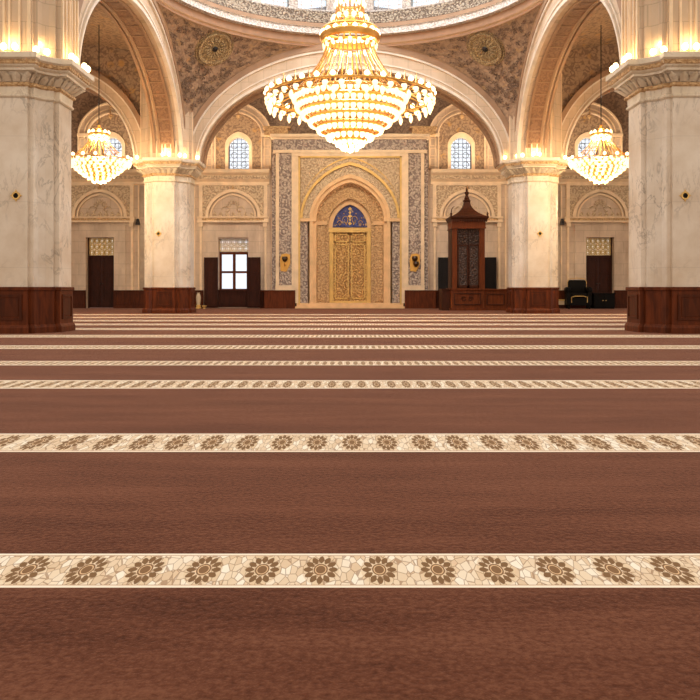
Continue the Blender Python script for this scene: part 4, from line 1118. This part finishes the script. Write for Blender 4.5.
# ================================================================== LIGHT
WHITE = (1.0, 0.86, 0.68)
for z, e in ((13.2, 800), (8.0, 1000)):
    if e: light('chandelier_light', 'POINT', (0, YCH, z), e, (1.0, 0.88, 0.72), .9)
for s in (-1, 1):
    light('aisle_chandelier_light', 'POINT', (s*251*P5, YS, 7.6), 900, (1.0, .74, .42), .5)
    light('aisle_chandelier_light', 'POINT', (s*251*P5, YS, 10.4), 900, (1.0, .74, .42), .5)
# cove lights lying on the cornice ledge below the upper windows
for c in (-BD, -BW, BW, BD):
    light('cove_light', 'AREA', (c, YW+1.0, ZL+.15), 420, (1.0, .78, .54), (5.0, .3), (PI+.25, 0, 0))
# unseen fill lights added behind the far arches to brighten the prayer wall
for s in (-1, 1):
    light('aisle_fill', 'POINT', (s*12.05, D2+2.6, ZS+1.2), 480, (1.0, .85, .68), .25)
    light('aisle_fill', 'POINT', (s*20.0, D2+2.2, 15.0), 360, (1.0, .85, .68), .3)
light('niche_fill', 'AREA', (0, D2+1.2, 15.4), 820, (1.0, .84, .62), (9, .6), (math.radians(52), 0, 0))  # added fill aimed at the prayer niche, without a fixture
# daylight falling through the ring of drum windows under the dome
light('drum_daylight', 'AREA', (0, YC, 23.5), 4000, (.95, .96, 1.0), (17, 17), (0, 0, 0))
w = bpy.data.worlds.new('World'); SC.world = w; w.use_nodes = True
# pale daylight outside the far windows; a warmer tone from the rest of the hall behind the viewer
wn = w.node_tree.nodes; wl = w.node_tree.links
tcw = wn.new('ShaderNodeTexCoord'); spw = wn.new('ShaderNodeSeparateXYZ'); wl.new(tcw.outputs['Generated'], spw.inputs[0])
rw = wn.new('ShaderNodeValToRGB'); mr = wn.new('ShaderNodeMapRange'); mr.inputs[1].default_value = -1.0; mr.inputs[2].default_value = 1.0
wl.new(spw.outputs[1], mr.inputs[0]); wl.new(mr.outputs[0], rw.inputs[0])
rw.color_ramp.elements[0].position = 0.35; rw.color_ramp.elements[0].color = (0.80, 0.675, 0.555, 1)
rw.color_ramp.elements[1].position = 0.75; rw.color_ramp.elements[1].color = (0.95, 0.98, 1.0, 1)
wl.new(rw.outputs[0], wn['Background'].inputs[0]); wn['Background'].inputs[1].default_value = 1.3

# ================================================================== CAMERA, SCALE
cam = bpy.data.cameras.new('camera'); co = bpy.data.objects.new('camera', cam); COL.objects.link(co)
cam.sensor_width = 36.0; cam.sensor_fit = 'HORIZONTAL'; cam.lens = 36.0*FOC/700.0
cam.shift_x = 0.0; cam.shift_y = -(350.0-HOR)/700.0
cam.clip_start = 0.05; cam.clip_end = 500
co.location = (0, 0, EYE); co.rotation_euler = (PI/2, 0, 0)
SC.camera = co
for o in list(SC.objects):
    if o.parent is None:
        o.location = o.location*S
        if o.type in ('MESH', 'EMPTY'): o.scale = (S, S, S)
for o, size, kind in LIGHTS:
    o.data.energy *= S*S
    if kind == 'POINT': o.data.shadow_soft_size *= S
    else: o.data.size *= S; o.data.size_y *= S
vs = SC.view_settings
SC.display_settings.display_device = 'sRGB'
vs.view_transform = 'Standard'; vs.look = 'None'; vs.gamma = 1.0; vs.use_curve_mapping = False; vs.exposure = 0.0
SC.cycles.max_bounces = 8
